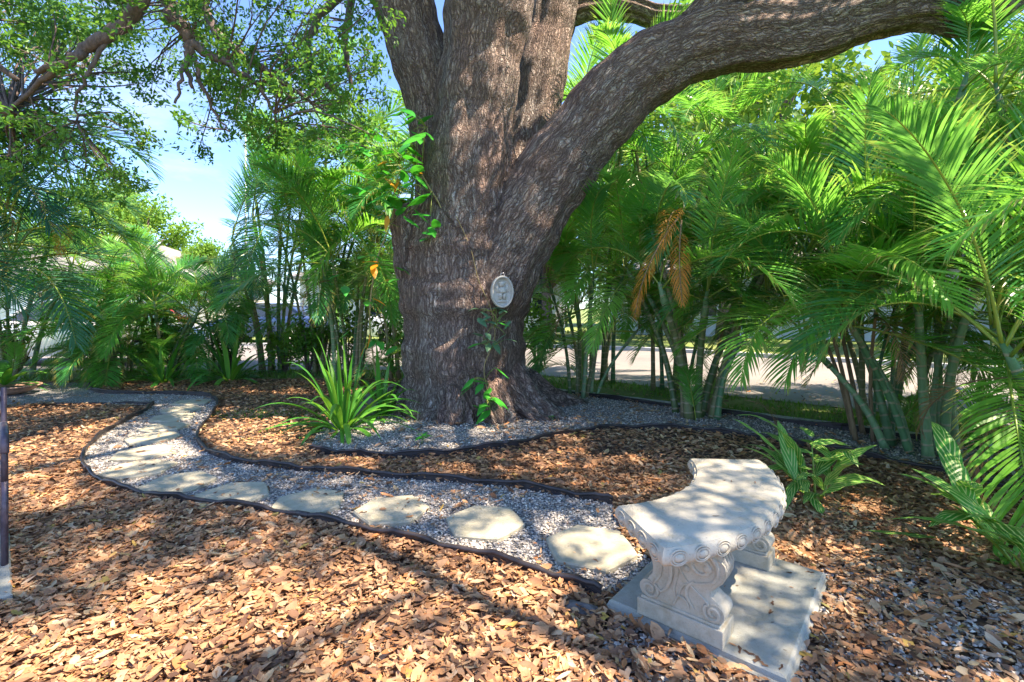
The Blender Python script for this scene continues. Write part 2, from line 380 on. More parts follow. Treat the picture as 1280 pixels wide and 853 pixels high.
def stone_mat(name, c1, c2, c3, bumpd=.004, scale=1.0, moss=0.0):
    t = NT(name); c = t.coord('Object')
    a = t.noise(c, 3.5 * scale, 5, .6); b = t.noise(c, 140 * scale, 3, .7); d = t.noise(c, 16 * scale, 6, .7)
    col = t.ramp(t.math('ADD', t.math('MULTIPLY', a, .55), t.math('MULTIPLY', d, .45)), [(.33, c1), (.5, c2), (.66, c3)])
    sp = t.ramp(b, [(.33, (0, 0, 0)), (.41, (1, 1, 1))])
    col = t.mix(t.math('MULTIPLY', t.math('SUBTRACT', 1.0, sp), .45), col, (.16, .15, .13))
    if moss:
        mm = t.noise(c, 6 * scale, 5, .7); col = t.mix(t.ramp(mm, [(.52, (0, 0, 0)), (.68, (moss, moss, moss))]), col, (.3, .24, .13))
    h = t.math('ADD', b, t.math('MULTIPLY', d, 1.5))
    return t.done(t.pbr(col, .8, t.bump(h, .6, bumpd), spec=.3))
M['concrete'] = stone_mat('cast stone bench', (.35, .33, .26), (.46, .43, .35), (.53, .5, .41), .004, 1.0, .5)
M['slab'] = stone_mat('painted slab', (.25, .26, .22), (.33, .34, .30), (.4, .4, .35), .004, 1.2, .4)
M['leg'] = stone_mat('cast stone leg', (.30, .27, .2), (.42, .39, .31), (.5, .47, .38), .004, 1.6, .5)
M['stepstone'] = stone_mat('stepping stone', (.32, .3, .21), (.43, .4, .3), (.52, .48, .36), .006, 1.5, .2)
M['rock'] = stone_mat('rock', (.09, .085, .08), (.15, .145, .14), (.22, .21, .2), .02, 1.0)
M['plaque'] = stone_mat('plaque stone', (.34, .33, .29), (.48, .47, .42), (.56, .55, .49), .004, 3.0)
M['kerb'] = stone_mat('kerb concrete', (.3, .31, .32), (.42, .43, .44), (.5, .51, .52), .004, 1.0)
def road_mat():
    t = NT('sun bleached road'); c = t.coord('Object'); a = t.noise(c, .5, 5, .6); b = t.noise(c, 90, 3, .7)
    col = t.ramp(t.math('ADD', t.math('MULTIPLY', a, .6), t.math('MULTIPLY', b, .4)), [(.3, (.14, .13, .125)), (.5, (.2, .185, .175)), (.7, (.26, .24, .225))])
    return t.done(t.pbr(col, .9, t.bump(b, .3, .004)))
M['road'] = road_mat()
def lawn_mat():
    t = NT('lawn'); c = t.coord('Object'); a = t.noise(c, .35, 5, .6); b = t.noise(c, 30, 5, .75)
    col = t.ramp(t.math('ADD', t.math('MULTIPLY', a, .55), t.math('MULTIPLY', b, .45)), [(.33, (.07, .13, .025)), (.5, (.14, .2, .045)), (.66, (.36, .31, .13))])
    return t.done(t.pbr(col, .95, t.bump(b, .6, .03)))
M['lawn'] = lawn_mat()
def flat(name, c, rough=.6, metallic=0, spec=.5, var=.25, sc=6):
    t = NT(name); n_ = t.noise(t.coord('Object'), sc, 5, .6)
    c1 = tuple(x * (1 - var) for x in c); c2 = tuple(min(1, x * (1 + var)) for x in c)
    return t.done(t.pbr(t.ramp(n_, [(.3, c1), (.7, c2)]), rough, t.bump(n_, .15, .003), metallic, spec))
M['edging'] = flat('black plastic edging', (.035, .028, .028), .45, 0, .5, .6, 9)
M['iron'] = flat('painted iron', (.09, .07, .09), .45, .3, .5, .4, 30)
M['wood'] = flat('weathered wood', (.32, .2, .14), .8, 0, .3, .4, 12)
M['white'] = flat('white paint', (.74, .74, .73), .5, 0, .5, .06, 2)
M['wall_cream'] = flat('cream render', (.68, .66, .6), .85, 0, .3, .08, 1)
M['wall_blue'] = flat('pale blue render', (.55, .62, .7), .85, 0, .3, .08, 1)
M['shingle'] = flat('grey shingle', (.24, .23, .23), .9, 0, .2, .3, 4)
M['trim'] = flat('white trim', (.78, .78, .77), .6)
def glass():
    t = NT('dark window glass'); return t.done(t.pbr((.03, .04, .05), .06, spec=.9))
M['glass'] = glass()
def carpaint(n_, c): t = NT(n_); s_ = t.pbr(c, .25, metallic=.2); t.p.inputs['Coat Weight'].default_value = .6; return t.done(s_)
M['car_white'] = carpaint('white car paint', (.75, .76, .78)); M['car_red'] = carpaint('red car paint', (.45, .04, .04)); M['car_blue'] = carpaint('blue car paint', (.03, .06, .17))
M['tyre'] = flat('tyre rubber', (.02, .02, .02), .8); M['rim'] = flat('alloy', (.5, .5, .52), .3, .8); M['lamp'] = flat('lamp lens', (.6, .55, .5), .15)
M['flag'] = flat('dark blue flag cloth', (.03, .04, .14), .8); M['husk'] = flat('dry husk', (.36, .2, .12), .8, 0, .2, .4, 14)
M['pot'] = flat('terracotta pot', (.4, .24, .17), .7, 0, .3, .3, 8)

# ------------------------------------------------------------------ the setting: ground, road, beds, path
def sheet(name, poly, z, mat, kind='structure'):
    b = MB(); b.face([b.vert((p[0], p[1], z)) for p in poly]); o = b.build(name, mat, smooth=False); o['kind'] = kind; return o
gb = MB(); n = 48
g0 = [gb.vert((60 * math.cos(2 * math.pi * k / n), 60 * math.sin(2 * math.pi * k / n), 0)) for k in range(n)]
g1 = [gb.vert((900 * math.cos(2 * math.pi * k / n), 900 * math.sin(2 * math.pi * k / n), 0)) for k in range(n)]
gb.face(g0)
for k in range(n): gb.face((g0[k], g1[k], g1[(k + 1) % n], g0[(k + 1) % n]))
gb.build('ground', M['lawn'], smooth=False)['kind'] = 'structure'

# street: near kerb line fitted to the photograph, bending round the corner lot
near = spline([(-60, 9.7), (-25, 9.9), (-12, 9.8), (-6, 9.9), (-2, 9.9), (1.0, 8.9), (3.0, 7.2), (5.0, 5.6), (9, 2.4), (16, -3.2), (40, -22)], 6)
def offset(line, d):
    out = []
    for i, p in enumerate(line):
        t = Vector(line[min(i + 1, len(line) - 1)]) - Vector(line[max(i - 1, 0)]); t = t.to_2d().normalized()
        out.append(Vector(p).to_2d() + Vector((-t.y, t.x)) * d)
    return out
near = [Vector(p).to_2d() for p in near]
far = offset(near, 6.2)
sb = MB(); a = [sb.vert((p.x, p.y, .012)) for p in near]; b_ = [sb.vert((p.x, p.y, .012)) for p in far]
for i in range(len(a) - 1): sb.face((a[i], a[i + 1], b_[i + 1], b_[i]))
sb.build('road', M['road'], smooth=False)['kind'] = 'structure'
def kerb(line, name, wdt, h, z0=0):
    q = offset(line, wdt); b = MB()
    for i in range(len(line) - 1):
        pts = [line[i], line[i + 1], q[i + 1], q[i]]
        lo = [b.vert((p.x, p.y, z0)) for p in pts]; hi = [b.vert((p.x, p.y, h)) for p in pts]
        b.face(hi); b.face((lo[0], lo[1], hi[1], hi[0])); b.face((lo[2], lo[3], hi[3], hi[2]))
    o = b.build(name, M['kerb'], smooth=False); o['kind'] = 'structure'; return o
kerb(far, 'kerb', .22, .11)

# garden outlines in photograph pixels -> ground
outer_px = [(752, 751), (690, 729), (600, 703), (520, 684), (450, 668), (370, 652), (300, 640), (235, 632), (180, 624), (135, 611), (110, 596), (103, 581), (110, 563), (130, 545), (155, 530), (180, 517), (192, 508)]
inner_px = [(766, 633), (720, 625), (640, 612), (560, 605), (480, 599), (400, 593), (340, 587), (290, 579), (260, 568), (247, 556), (249, 543), (262, 525), (271, 511), (270, 503), (262, 497)]
bedA_px = [(387, 566), (420, 570), (460, 573), (510, 573), (580, 567), (640, 559), (700, 547), (740, 541), (790, 538), (850, 539), (900, 544), (945, 550), (1010, 559), (1080, 573), (1150, 590), (1215, 606), (1300, 630)]
bedB_px = [(640, 487), (700, 493), (790, 504), (910, 520), (1000, 532), (1100, 545), (1180, 557), (1300, 577)]
back_px = [(262, 497), (200, 494), (130, 493), (112, 487), (113, 479)]
outer = [G(*p).to_2d() for p in outer_px]; inner = [G(*p).to_2d() for p in inner_px]
bedA = [G(*p).to_2d() for p in bedA_px]; bedB = [G(*p).to_2d() for p in bedB_px]; backl = [G(*p).to_2d() for p in back_px]
outer_s = [v.to_2d() for v in spline([(*p, 0) for p in outer], 5)]; inner_s = [v.to_2d() for v in spline([(*p, 0) for p in inner], 5)]
bedA_s = [v.to_2d() for v in spline([(*p, 0) for p in bedA], 5)]; bedB_s = [v.to_2d() for v in spline([(*p, 0) for p in bedB], 5)]
path_poly = list(outer_s) + [G(120, 507).to_2d(), G(0, 508).to_2d(), G(-200, 512).to_2d(), G(-200, 489).to_2d(), G(0, 480).to_2d(), G(113, 479).to_2d(), G(112, 488).to_2d(), G(130, 493).to_2d(), G(200, 494).to_2d()] + inner_s[::-1] + [Vector((.62, 2.7)), Vector((.75, 2.35))]
bed_poly = list(bedA_s) + [p for p in bedB_s[::-1]] + [G(560, 483).to_2d(), G(480, 497).to_2d(), G(420, 520).to_2d(), G(395, 545).to_2d()]
yard_poly = [Vector(p) for p in [(-12, -3), (10, -3), (10, .2)]] + [bedB_s[-1], *bedB_s[::-1]] + [G(600, 478).to_2d(), G(500, 474).to_2d(), G(330, 474).to_2d(), G(120, 478).to_2d(), G(0, 477).to_2d(), Vector((-12, 8.2))]
sheet('leaf_bed', yard_poly, .004, M['soil'])
sheet('planting_bed', bed_poly, .008, M['gravel'])
sheet('path', path_poly, .012, M['gravel'])

# ------------------------------------------------------------------ leaf litter, pebbles, grass (nobody could count them)
# curled dead leaf, length 1 along x
lf_v = [(-.5, 0, .02), (-.28, -.17, .07), (-.28, 0, 0), (-.28, .17, .07), (.02, -.25, .11), (.02, 0, .02), (.02, .25, .09), (.3, -.16, .1), (.3, 0, .05), (.3, .17, .13), (.52, .01, .14)]
lf_f = [(0, 1, 2), (0, 2, 3), (1, 4, 2), (4, 5, 2), (2, 5, 6), (2, 6, 3), (4, 7, 8), (4, 8, 5), (5, 8, 9), (5, 9, 6), (7, 10, 8), (8, 10, 9)]
lf2_v = [(-.5, 0, .1), (-.25, -.13, .04), (-.25, 0, 0), (-.27, .2, .1), (.05, -.2, .02), (.02, 0, -.01), (.02, .16, .04), (.28, -.22, .06), (.3, 0, .03), (.3, .12, .02), (.5, .05, .1)]
lf3_v = [(-.5, 0, 0), (-.3, -.26, .05), (-.22, 0, .02), (-.16, .12, .03), (.0, -.1, .0), (.05, .02, .02), (.08, .31, .07), (.3, -.27, .08), (.3, .02, .02), (.26, .1, .04), (.46, -.06, .03)]
def litter(name, Nn, xr, yr, dens_fn, smin, smax, zmax, tv, bias=0.0):
    x = rng.uniform(*xr, Nn); y = rng.uniform(*yr, Nn)
    keep = rng.random(Nn) < dens_fn(x, y); x, y = x[keep], y[keep]; m = len(x)
    yaw = rng.uniform(0, 2 * np.pi, m); tilt = rng.normal(0, .22, m); roll = rng.normal(0, .28, m)
    flip = np.where(rng.random(m) < .35, np.pi, 0)
    d = np.stack([np.cos(yaw) * np.cos(tilt), np.sin(yaw) * np.cos(tilt), np.sin(tilt)], 1)
    side = np.stack([-np.sin(yaw), np.cos(yaw), np.zeros(m)], 1); up = np.cross(d, side)
    rr = roll + flip; u2 = up * np.cos(rr)[:, None] + side * np.sin(rr)[:, None]
    Mx = frames(d, u2)
    s_ = rng.uniform(smin, smax, m) * rng.choice([1, 1, 1.25, .8], m)
    z = .012 + rng.random(m) * zmax + .03 * np.clip(smin_noise(x, y, 2.2, 5), 0, 1)
    sc = np.stack([s_, s_ * rng.uniform(.45, 1.25, m), s_ * rng.uniform(.25, 1.5, m)], 1)
    sc *= rng.choice([1, 1, 1, .45, .35, 1.15, 1.3], m)[:, None]
    rnd = np.clip(rng.random(m) + .15 * smin_noise(x, y, 1.4, 11) + bias, 0, .95); rnd = np.where(rng.random(m) < .025, rng.uniform(.95, 1, m), rnd)
    return x, y, z, Mx, sc, rnd
def dens(x, y):
    inp = inpoly(x, y, path_poly); inb = inpoly(x, y, bed_poly); iny = inpoly(x, y, yard_poly)
    nz = smin_noise(x, y, 1.8, 3)
    dv = np.ones(len(x))
    near_b = np.clip(nz * .2 + .05, .015, .3)
    dv[inb] = np.clip(.12 + .2 * nz[inb], .04, .4)
    dv[inp] = near_b[inp] * .42
    # shelly, thinner patches round the bench slab
    d1 = np.hypot(x - 1.9, y - 1.75); dv = np.where((d1 < .75) & ~inp, np.clip(.28 + (d1 - .3) * .8, .2, 1), dv)
    d2 = np.hypot(x - .75, y - 1.75); dv = np.where((d2 < .42) & ~inp, .45, dv)
    dv[~iny] = .03
    # fewer leaves in the far left corner where grass comes through
    slab_c = np.abs((x - SLC[0]) * SLU[0] + (y - SLC[1]) * SLU[1]) < SLW[0] / 2
    slab_d = np.abs((x - SLC[0]) * SLV[0] + (y - SLC[1]) * SLV[1]) < SLW[1] / 2
    dv[slab_c & slab_d] = 0.0
    tr = np.hypot(x + .6, y - 6.15); dv[tr < .8] *= 1.0; dv[tr < .95] = np.maximum(dv[tr < .95], .35)
    return dv
SLU = Vector((.76, -.65)); SLV = Vector((.65, .76)); SLC = Vector((.945, 2.157)); SLW = (.70, .88)   # bench slab: axis, cross axis, centre, size
parts_ = []
for tv in (lf_v, lf2_v, lf3_v):
    parts_.append((tv, litter('a', 60000, (-4.2, 4.4), (1.1, 4.0), dens, .026, .062, .03, tv)))
    parts_.append((tv, litter('b', 27000, (-8.5, 7), (4.0, 8.6), dens, .034, .066, .025, tv)))
def strewn(n_, zz, uv_, smin, smax):      # bits lying on the slab and on the seat
    a, b = uv_; u = rng.uniform(*a, n_); v = rng.uniform(*b, n_); x = SLC.x + SLU.x * u + SLV.x * v; y = SLC.y + SLU.y * u + SLV.y * v
    q = litter('c', 1, (0, 1), (0, 1), lambda x, y: np.ones(len(x)), .03, .04, .01, lf_v); yaw = rng.uniform(0, 6.28, n_); d = np.stack([np.cos(yaw), np.sin(yaw), np.zeros(n_)], 1); up = rng.normal(size=(n_, 3)) * .15; up[:, 2] += 1
    s_ = rng.uniform(smin, smax, n_); return x, y, np.full(n_, zz), frames(d, up), np.stack([s_, s_ * rng.uniform(.3, .9, n_), s_ * .5], 1), rng.random(n_) ** 2 * .5
parts_.append((lf_v, strewn(26, .056, ((-.3, .33), (-.42, .42)), .008, .035)))
parts_.append((lf3_v, strewn(9, .056, ((.15, .33), (-.42, .42)), .03, .05)))
parts_.append((lf2_v, strewn(5, .472, ((-.05, .12), (-.4, .4)), .01, .04)))
allv, allf, allr = [], [], []; base_i = 0
for tv, (x, y, z, Mx, sc, rnd) in parts_:
    tva = np.array(tv, float); V = np.einsum('nij,nkj->nki', Mx, tva[None] * sc[:, None, :]) + np.stack([x, y, z], 1)[:, None, :]
    k = len(tva); m = len(x); Fq = (np.array(lf_f)[None] + (np.arange(m) * k)[:, None, None] + base_i).reshape(-1, 3)
    allv.append(V.reshape(-1, 3)); allf.append(Fq); allr.append(np.repeat(rnd, k)); base_i += m * k
link(bpy.data.objects.new('leaf_litter', fast_mesh('leaf_litter', np.concatenate(allv), np.concatenate(allf), M['litter'], {'rnd': np.concatenate(allr)})))
tag(bpy.data.objects['leaf_litter'], 'dry brown and orange oak leaves covering the garden floor', 'fallen leaves', None, 'stuff')

pb_v = [(1, 0, .05), (.45, .8, 0), (-.5, .75, .1), (-1, -.1, 0), (-.4, -.8, .05), (.55, -.7, -.05), (.1, .05, .62), (-.05, 0, -.5)]
pb_f = [(0, 1, 6), (1, 2, 6), (2, 3, 6), (3, 4, 6), (4, 5, 6), (5, 0, 6)]
def pebbles(Nn, xr, yr, sel, s0, s1):
    x = rng.uniform(*xr, Nn); y = rng.uniform(*yr, Nn); k = sel(x, y); x, y = x[k], y[k]; m = len(x)
    d = rng.normal(size=(m, 3)); d[:, 2] *= .35; up = rng.normal(size=(m, 3)) * .3; up[:, 2] += 1
    s_ = rng.uniform(s0, s1, m)
    return np.stack([x, y, .013 + rng.random(m) * .008], 1), frames(d, up), np.stack([s_, s_ * rng.uniform(.6, 1, m), s_ * rng.uniform(.6, 1, m)], 1)
def sel_path(x, y): return inpoly(x, y, path_poly) & (rng.random(len(x)) < np.clip(1.25 - y / 9, .25, 1))
def sel_bed(x, y): return inpoly(x, y, bed_poly) & (np.hypot(x + .6, y - 6.15) > .7)
def sel_shell(x, y):
    d1 = np.hypot(x - 1.9, y - 1.75); d2 = np.hypot(x - .72, y - 1.72)
    return ((d1 < .75) | (d2 < .4)) & ~inpoly(x, y, path_poly)
A = [pebbles(150000, (-5.5, 1.1), (2.1, 8.3), sel_path, .006, .012), pebbles(95000, (-3, 7), (2.2, 7.7), sel_bed, .007, .014), pebbles(14000, (.2, 2.8), (.9, 2.6), sel_shell, .008, .015)]
pos = np.concatenate([a[0] for a in A]); Mx = np.concatenate([a[1] for a in A]); sc = np.concatenate([a[2] for a in A])
o = scatter('pebbles', pb_v, pb_f, pos, Mx, sc, M['pebble'], smooth=False)
tag(o, 'pale grey and white gravel filling the path and the bed round the oak', 'gravel', None, 'stuff')

gv = [(0, -.5, 0), (0, .5, 0), (.12, -.35, .55), (.12, .35, .55), (.35, 0, 1)]
gf = [(0, 1, 3), (0, 3, 2), (2, 3, 4)]
def grass_zone(Nn, xr, yr, sel, h0, h1):
    x = rng.uniform(*xr, Nn); y = rng.uniform(*yr, Nn); k = sel(x, y); x, y = x[k], y[k]; m = len(x)
    yaw = rng.uniform(0, 6.283, m); lean = rng.normal(0, .3, (m, 2)); up = np.stack([lean[:, 0], lean[:, 1], np.ones(m)], 1); d = np.stack([np.cos(yaw), np.sin(yaw), np.zeros(m)], 1)
    up /= np.linalg.norm(up, axis=1, keepdims=True); d -= up * np.sum(d * up, 1, keepdims=True)
    h = rng.uniform(h0, h1, m)
    return np.stack([x, y, np.full(m, .004)], 1), frames(d, up), np.stack([h, np.full(m, .012) * rng.uniform(.6, 1.4, m), h], 1)
near_poly = [Vector((-14, 8.2)), *[p for p in near if -14 < p.x < 12]]
def sel_verge(x, y):
    verge = ~inpoly(x, y, yard_poly) & (smin_noise(x, y, 1.7, 21) > -.35)
    rd = inpoly(x, y, near + far[::-1]); return verge & ~rd
def sel_weeds(x, y):
    return inpoly(x, y, yard_poly) & (smin_noise(x, y, 1.3, 9) > .38) & ~inpoly(x, y, path_poly) & (((x < -1.6) & (y > 5.6)) | ((x < -5) & (y > 4.5)))
A = [grass_zone(70000, (-13, 8), (2, 9.9), sel_verge, .03, .09), grass_zone(40000, (-9, 0), (4.5, 8.6), sel_weeds, .015, .05)]
A = [a for a in A if len(a[0])]
o = scatter('grass', gv, gf, np.concatenate([a[0] for a in A]), np.concatenate([a[1] for a in A]), np.concatenate([a[2] for a in A]), M['grass'])
tag(o, 'short patchy green grass along the verge and coming up through the leaves', 'grass', None, 'stuff')

# ------------------------------------------------------------------ edging
def edging(line, label, h=.055, lean=.25):
    b = MB(); pts = [Vector((p[0], p[1], 0)) for p in line]
    t_ = .006
    hh = [h + .012 * math.sin(i * .9) + .006 * math.sin(i * 2.3) for i in range(len(pts))]
    for sgn in (0,):
        rows = []
        for i, p in enumerate(pts):
            t = (pts[min(i + 1, len(pts) - 1)] - pts[max(i - 1, 0)]).normalized(); nn = Vector((-t.y, t.x, 0)); w_ = .006 * math.sin(i * 1.7)
            rows.append([b.vert(p + nn * (s_ * t_ / 2 + w_) + Vector((0, 0, z))) for s_, z in ((-1, -.03), (-1, hh[i] - .01), (1, hh[i] - .01), (1, -.03))])
        for a, c in zip(rows, rows[1:]):
            for j in range(4): b.face((a[j], a[(j + 1) % 4], c[(j + 1) % 4], c[j]))
        b.face(rows[0]); b.face(rows[-1][::-1])
    root = b.build('garden_edging', M['edging']); sharp(root)
    c = MB(); c.tube([p + Vector((0, 0, hh[i])) for i, p in enumerate(pts)], .013, 8); c.build('top_bead', M['edging'], root)
    for frac in (.3, .62):
        i = int(len(pts) * frac); j = min(i + 1, len(pts) - 1)
        k = MB(); k.tube([pts[i] + Vector((0, 0, hh[i])), pts[j] + Vector((0, 0, hh[j]))], .0165, 8); k.build('connector', M['edging'], root)
    tag(root, label, 'edging', 'black plastic garden edging'); return root
edging(outer_s, 'long black edging on the near side of the stepping stone path, ending at the slab')
edging(inner_s, 'black edging along the far side of the stepping stone path, between path and leaf bed')
edging(bedA_s, 'black edging in front of the oak curving round the gravel bed')
edging(bedB_s, 'black edging behind the right palms beside the pale street kerb')
edging([v.to_2d() for v in spline([(*p, 0) for p in backl], 4)], 'short far black edging at the back left bend of the path')
edging([v.to_2d() for v in spline([(*G(*p).to_2d(), 0) for p in [(192, 508), (150, 506), (80, 508), (0, 511), (-120, 516)]], 4)], 'low black edging at the far left on the near side of the path', .03)
ks = kerb([Vector(p) + Vector((.02, .03)) for p in bedB_s], 'kerb', .14, .05); ks.name = 'kerb'

# ------------------------------------------------------------------ stepping stones
stones = [(738, 683, .25, 8, 'nearest hexagonal stepping stone, almost under the bench'), (606, 652, .245, 20, 'second hexagonal stone from the bench, half in sun'), (490, 637, .24, 40, 'third hexagonal stone from the bench, pale with a worn middle'), (385, 628, .245, 12, 'fourth stone from the bench, with two sunny spots'), (290, 619, .25, 33, 'fifth stone from the bench, greenish grey, near the strap leaved plant'), (222, 604, .245, 55, 'sixth stone from the bench, where the path starts to turn'), (174, 586, .25, 10, 'seventh stone from the bench, at the outside of the bend beside the edging'), (178, 566, .24, 28, 'eighth stone from the bench, on the bend'), (191, 547, .24, 48, 'ninth stone from the bench, just past the bend'), (205, 534, .235, 5, 'tenth stone from the bench on the far straight'), (216, 522, .235, 25, 'eleventh stone from the bench on the far straight'), (226, 512, .235, 44, 'twelfth stone from the bench, before the far junction'), (240, 503, .235, 14, 'last hexagonal stone from the bench, at the far junction')]
for i, (x, y, r, rot, lab) in enumerate(stones):
    p = G(x, y, .03); b = MB(); rs = random.Random(i)
    poly = []
    for k in range(24):
        a0 = k * 15; seg = (a0 % 60) - 30; rad = r * .866 / math.cos(R(seg)) ; rad = min(rad, r * .985) * (1 + rs.uniform(-.012, .012))
        poly.append(Vector((rad * math.cos(R(a0 + 30)), rad * math.sin(R(a0 + 30)))))
    b.prism(poly, -.03, .026, .008)
    o = b.build('stepping_stone', M['stepstone'], smooth=False, loc=(p.x, p.y, .012)); o.rotation_euler = (R(rs.uniform(-1, 1)), R(rs.uniform(-1, 1)), R(rot))
    tag(o, lab, 'stepping stone', 'hexagonal stepping stones of the path')

# ------------------------------------------------------------------ the curved stone bench and its slab
def build_bench():
    ang = math.atan2(SLU.y, SLU.x)
    # slab: local x along SLU (front-back of the bench), y along SLV
    b = MB(); hx, hy = SLW[0] / 2, SLW[1] / 2
    lv = [(1.0, 0), (1.0, .022), (.985, .026), (.97, .028), (.955, .045), (.93, .05)]
    rings = [[b.vert((sx * (hx - (1 - k) * hx), sy * (hy - (1 - k) * hx), z)) for sx, sy in ((-1, -1), (1, -1), (1, 1), (-1, 1))] for k, z in lv]
    for a, c in zip(rings, rings[1:]):
        for j in range(4): b.face((a[j], a[(j + 1) % 4], c[(j + 1) % 4], c[j]))
    b.face(rings[-1]); b.face(rings[0][::-1])
    s_ = b.build('base_slab', M['slab'], smooth=False, loc=(SLC.x, SLC.y, .004)); s_.rotation_euler = (0, 0, ang)
    tag(s_, 'square pale grey concrete slab the curved bench stands on', 'slab')
    root = empty('stone_bench', (SLC.x, SLC.y, .054), ang, 'curved cast stone garden bench with scroll legs and an egg moulded edge', 'bench')
    # seat: annular sector about centre on the -x side, local frame (x outward = convex side)
    Zt = .415; TH = .074
    # centre of arcs in local coordinates
    Ro, Ri = 1.045, .68; cx = -.83; cyy = .0; half = R(37.5)
    prof = [(-.006, 0), (.004, .005), (.012, .016), (.016, .03), (.015, .044), (.009, .056), (.003, .063), (.002, .067), (-.006, .070), (-.014, .074)]  # (outward offset, height)
    NA = 40
    def outline(off):
        pts = []
        for k in range(NA + 1):
            a = -half + 2 * half * k / NA; ao = off / Ro
            pts.append((cx + (Ro + off) * math.cos(a * (1 + ao * 1.5)), cyy + (Ro + off) * math.sin(a * (1 + ao * 1.5))))
        for k in range(NA + 1):
            a = half - 2 * half * k / NA; ao = off / Ri
            pts.append((cx + (Ri - off) * math.cos(a * (1 + ao * 1.5)), cyy + (Ri - off) * math.sin(a * (1 + ao * 1.5))))
        return pts
    b = MB(); rings = [[b.vert((p[0], p[1], Zt - TH + z)) for p in outline(o_)] for o_, z in prof]
    # underside and top as strips across the sector
    def strips(r, flip):
        for k in range(NA):
            q = (r[k], r[k + 1], r[2 * NA - k], r[2 * NA + 1 - k]); b.face(q[::-1] if flip else q)
    for a, c in zip(rings, rings[1:]):
        m = len(a)
        for j in range(m): b.face((a[j], a[(j + 1) % m], c[(j + 1) % m], c[j]))
    strips(rings[0], True); strips(rings[-1], False)
    seat = b.build('seat', M['concrete'], root); sharp(seat, 40)
    # egg-and-ring moulding round the edge
    mo = MB()
    def egg(px, py, nx, ny):
        Mr = Matrix(((-ny, 0, nx), (nx, 0, ny), (0, 1, 0)))       # local x = along the edge, y = up, z = outward
        c = Vector((px + nx * .012, py + ny * .012, Zt - TH / 2 - .004))
        for (rx_, rz_, tr, oz) in ((.036, .027, .0035, .000), (.027, .0195, .0028, .003)):
            pts = [c + Mr @ Vector((rx_ * math.cos(t), rz_ * math.sin(t), oz)) for t in np.linspace(0, 2 * math.pi, 21)]
            mo.tube(pts, tr, 6, cap=False)
        n1, n2 = 12, 5; rings = []
        for u in range(n2 + 1):
            a = math.pi / 2 * u / n2
            rings.append([mo.vert(c + Mr @ Vector((.021 * math.cos(a) * math.cos(2 * math.pi * k / n1), .015 * math.cos(a) * math.sin(2 * math.pi * k / n1), .001 + .010 * math.sin(a)))) for k in range(n1)])
        for a, q in zip(rings, rings[1:]):
            for j in range(n1): mo.face((a[j], a[(j + 1) % n1], q[(j + 1) % n1], q[j]))
    ne = 14
    for k in range(ne):
        a = -half + 2 * half * (k + .5) / ne; egg(cx + Ro * math.cos(a), cyy + Ro * math.sin(a), math.cos(a), math.sin(a))
    for k in range(9):
        a = -half + 2 * half * (k + .5) / 9; egg(cx + Ri * math.cos(a), cyy + Ri * math.sin(a), -math.cos(a), -math.sin(a))
    for sgn in (-1, 1):
        a = half * sgn; nx, ny = -math.sin(a) * sgn, math.cos(a) * sgn
        for k in range(4):
            rr = Ri + (Ro - Ri) * (k + .5) / 4; egg(cx + rr * math.cos(a), cyy + rr * math.sin(a), nx, ny)
    mo.build('egg_moulding', M['concrete'], root)
    # legs: plinth + scroll console, parallel to local x
    for ly in (-.365, .32):
        lg = MB()
        # silhouette in the x-z plane (s from inner -x to outer +x)
        xc = -.035
        prof_l = [(-.135, .075), (-.15, .09), (-.158, .112), (-.15, .135), (-.125, .15), (-.108, .17), (-.105, .2), (-.115, .235), (-.135, .27), (-.155, .31), (-.165, .345), (-.165, .356)]
        prof_r = [(.13, .075), (.155, .088), (.165, .11), (.16, .135), (.135, .155), (.115, .168), (.112, .185), (.13, .205), (.155, .23), (.17, .262), (.172, .295), (.16, .325), (.15, .345), (.15, .356)]
        w2 = .052
        # resample both to rows
        zs = np.linspace(.075, .356, 22)
        li = np.interp(zs, [p[1] for p in prof_l], [p[0] for p in prof_l]); ri = np.interp(zs, [p[1] for p in prof_r], [p[0] for p in prof_r])
        grid = {}
        nu = 10
        for iz, z in enumerate(zs):
            for iu in range(nu + 1):
                u = iu / nu; xx = li[iz] + (ri[iz] - li[iz]) * u
                edge = min(u, 1 - u) * nu
                wv = w2 * (1.0 if edge > .5 else .86)
                for sg in (-1, 1): grid[iz, iu, sg] = lg.vert((xc + xx, ly + sg * wv, z))
        for iz in range(len(zs) - 1):
            for iu in range(nu):
                for sg in (-1, 1):
                    q = (grid[iz, iu, sg], grid[iz, iu + 1, sg], grid[iz + 1, iu + 1, sg], grid[iz + 1, iu, sg]); lg.face(q if sg < 0 else q[::-1])
            for iu in (0, nu):
                q = (grid[iz, iu, -1], grid[iz + 1, iu, -1], grid[iz + 1, iu, 1], grid[iz, iu, 1]); lg.face(q if iu == 0 else q[::-1])
        leg = lg.build('leg', M['leg'], root); sharp(leg, 50)
        pl = MB(); pl.box((xc, ly, .0335), (.335, .135, .067)); pl.box((xc, ly, .072), (.315, .118, .012), top=.97)
        bevel(pl.build('plinth', M['leg'], leg, smooth=False), .004, 2)
        # carved relief: spiral scrolls, acanthus ribs
        rl = MB()
        def spiral(c0, r0, turns, a0, sgn, rad0, rad1, tail=None):
            pts = []; rads = []; nn = int(18 * turns)
            if tail:
                for q in tail: pts.append(q)
            for k in range(nn + 1):
                t = k / nn; a = a0 + sgn * turns * 2 * math.pi * t; rr = r0 * (1 - .82 * t); pts.append((c0[0] + rr * math.cos(a), c0[1] + rr * math.sin(a)))
            m = len(pts)
            rads = [rad0 * min(1, .35 + 3 * k / m) + (rad1 - rad0) * k / m for k in range(m)]
            return pts, rads
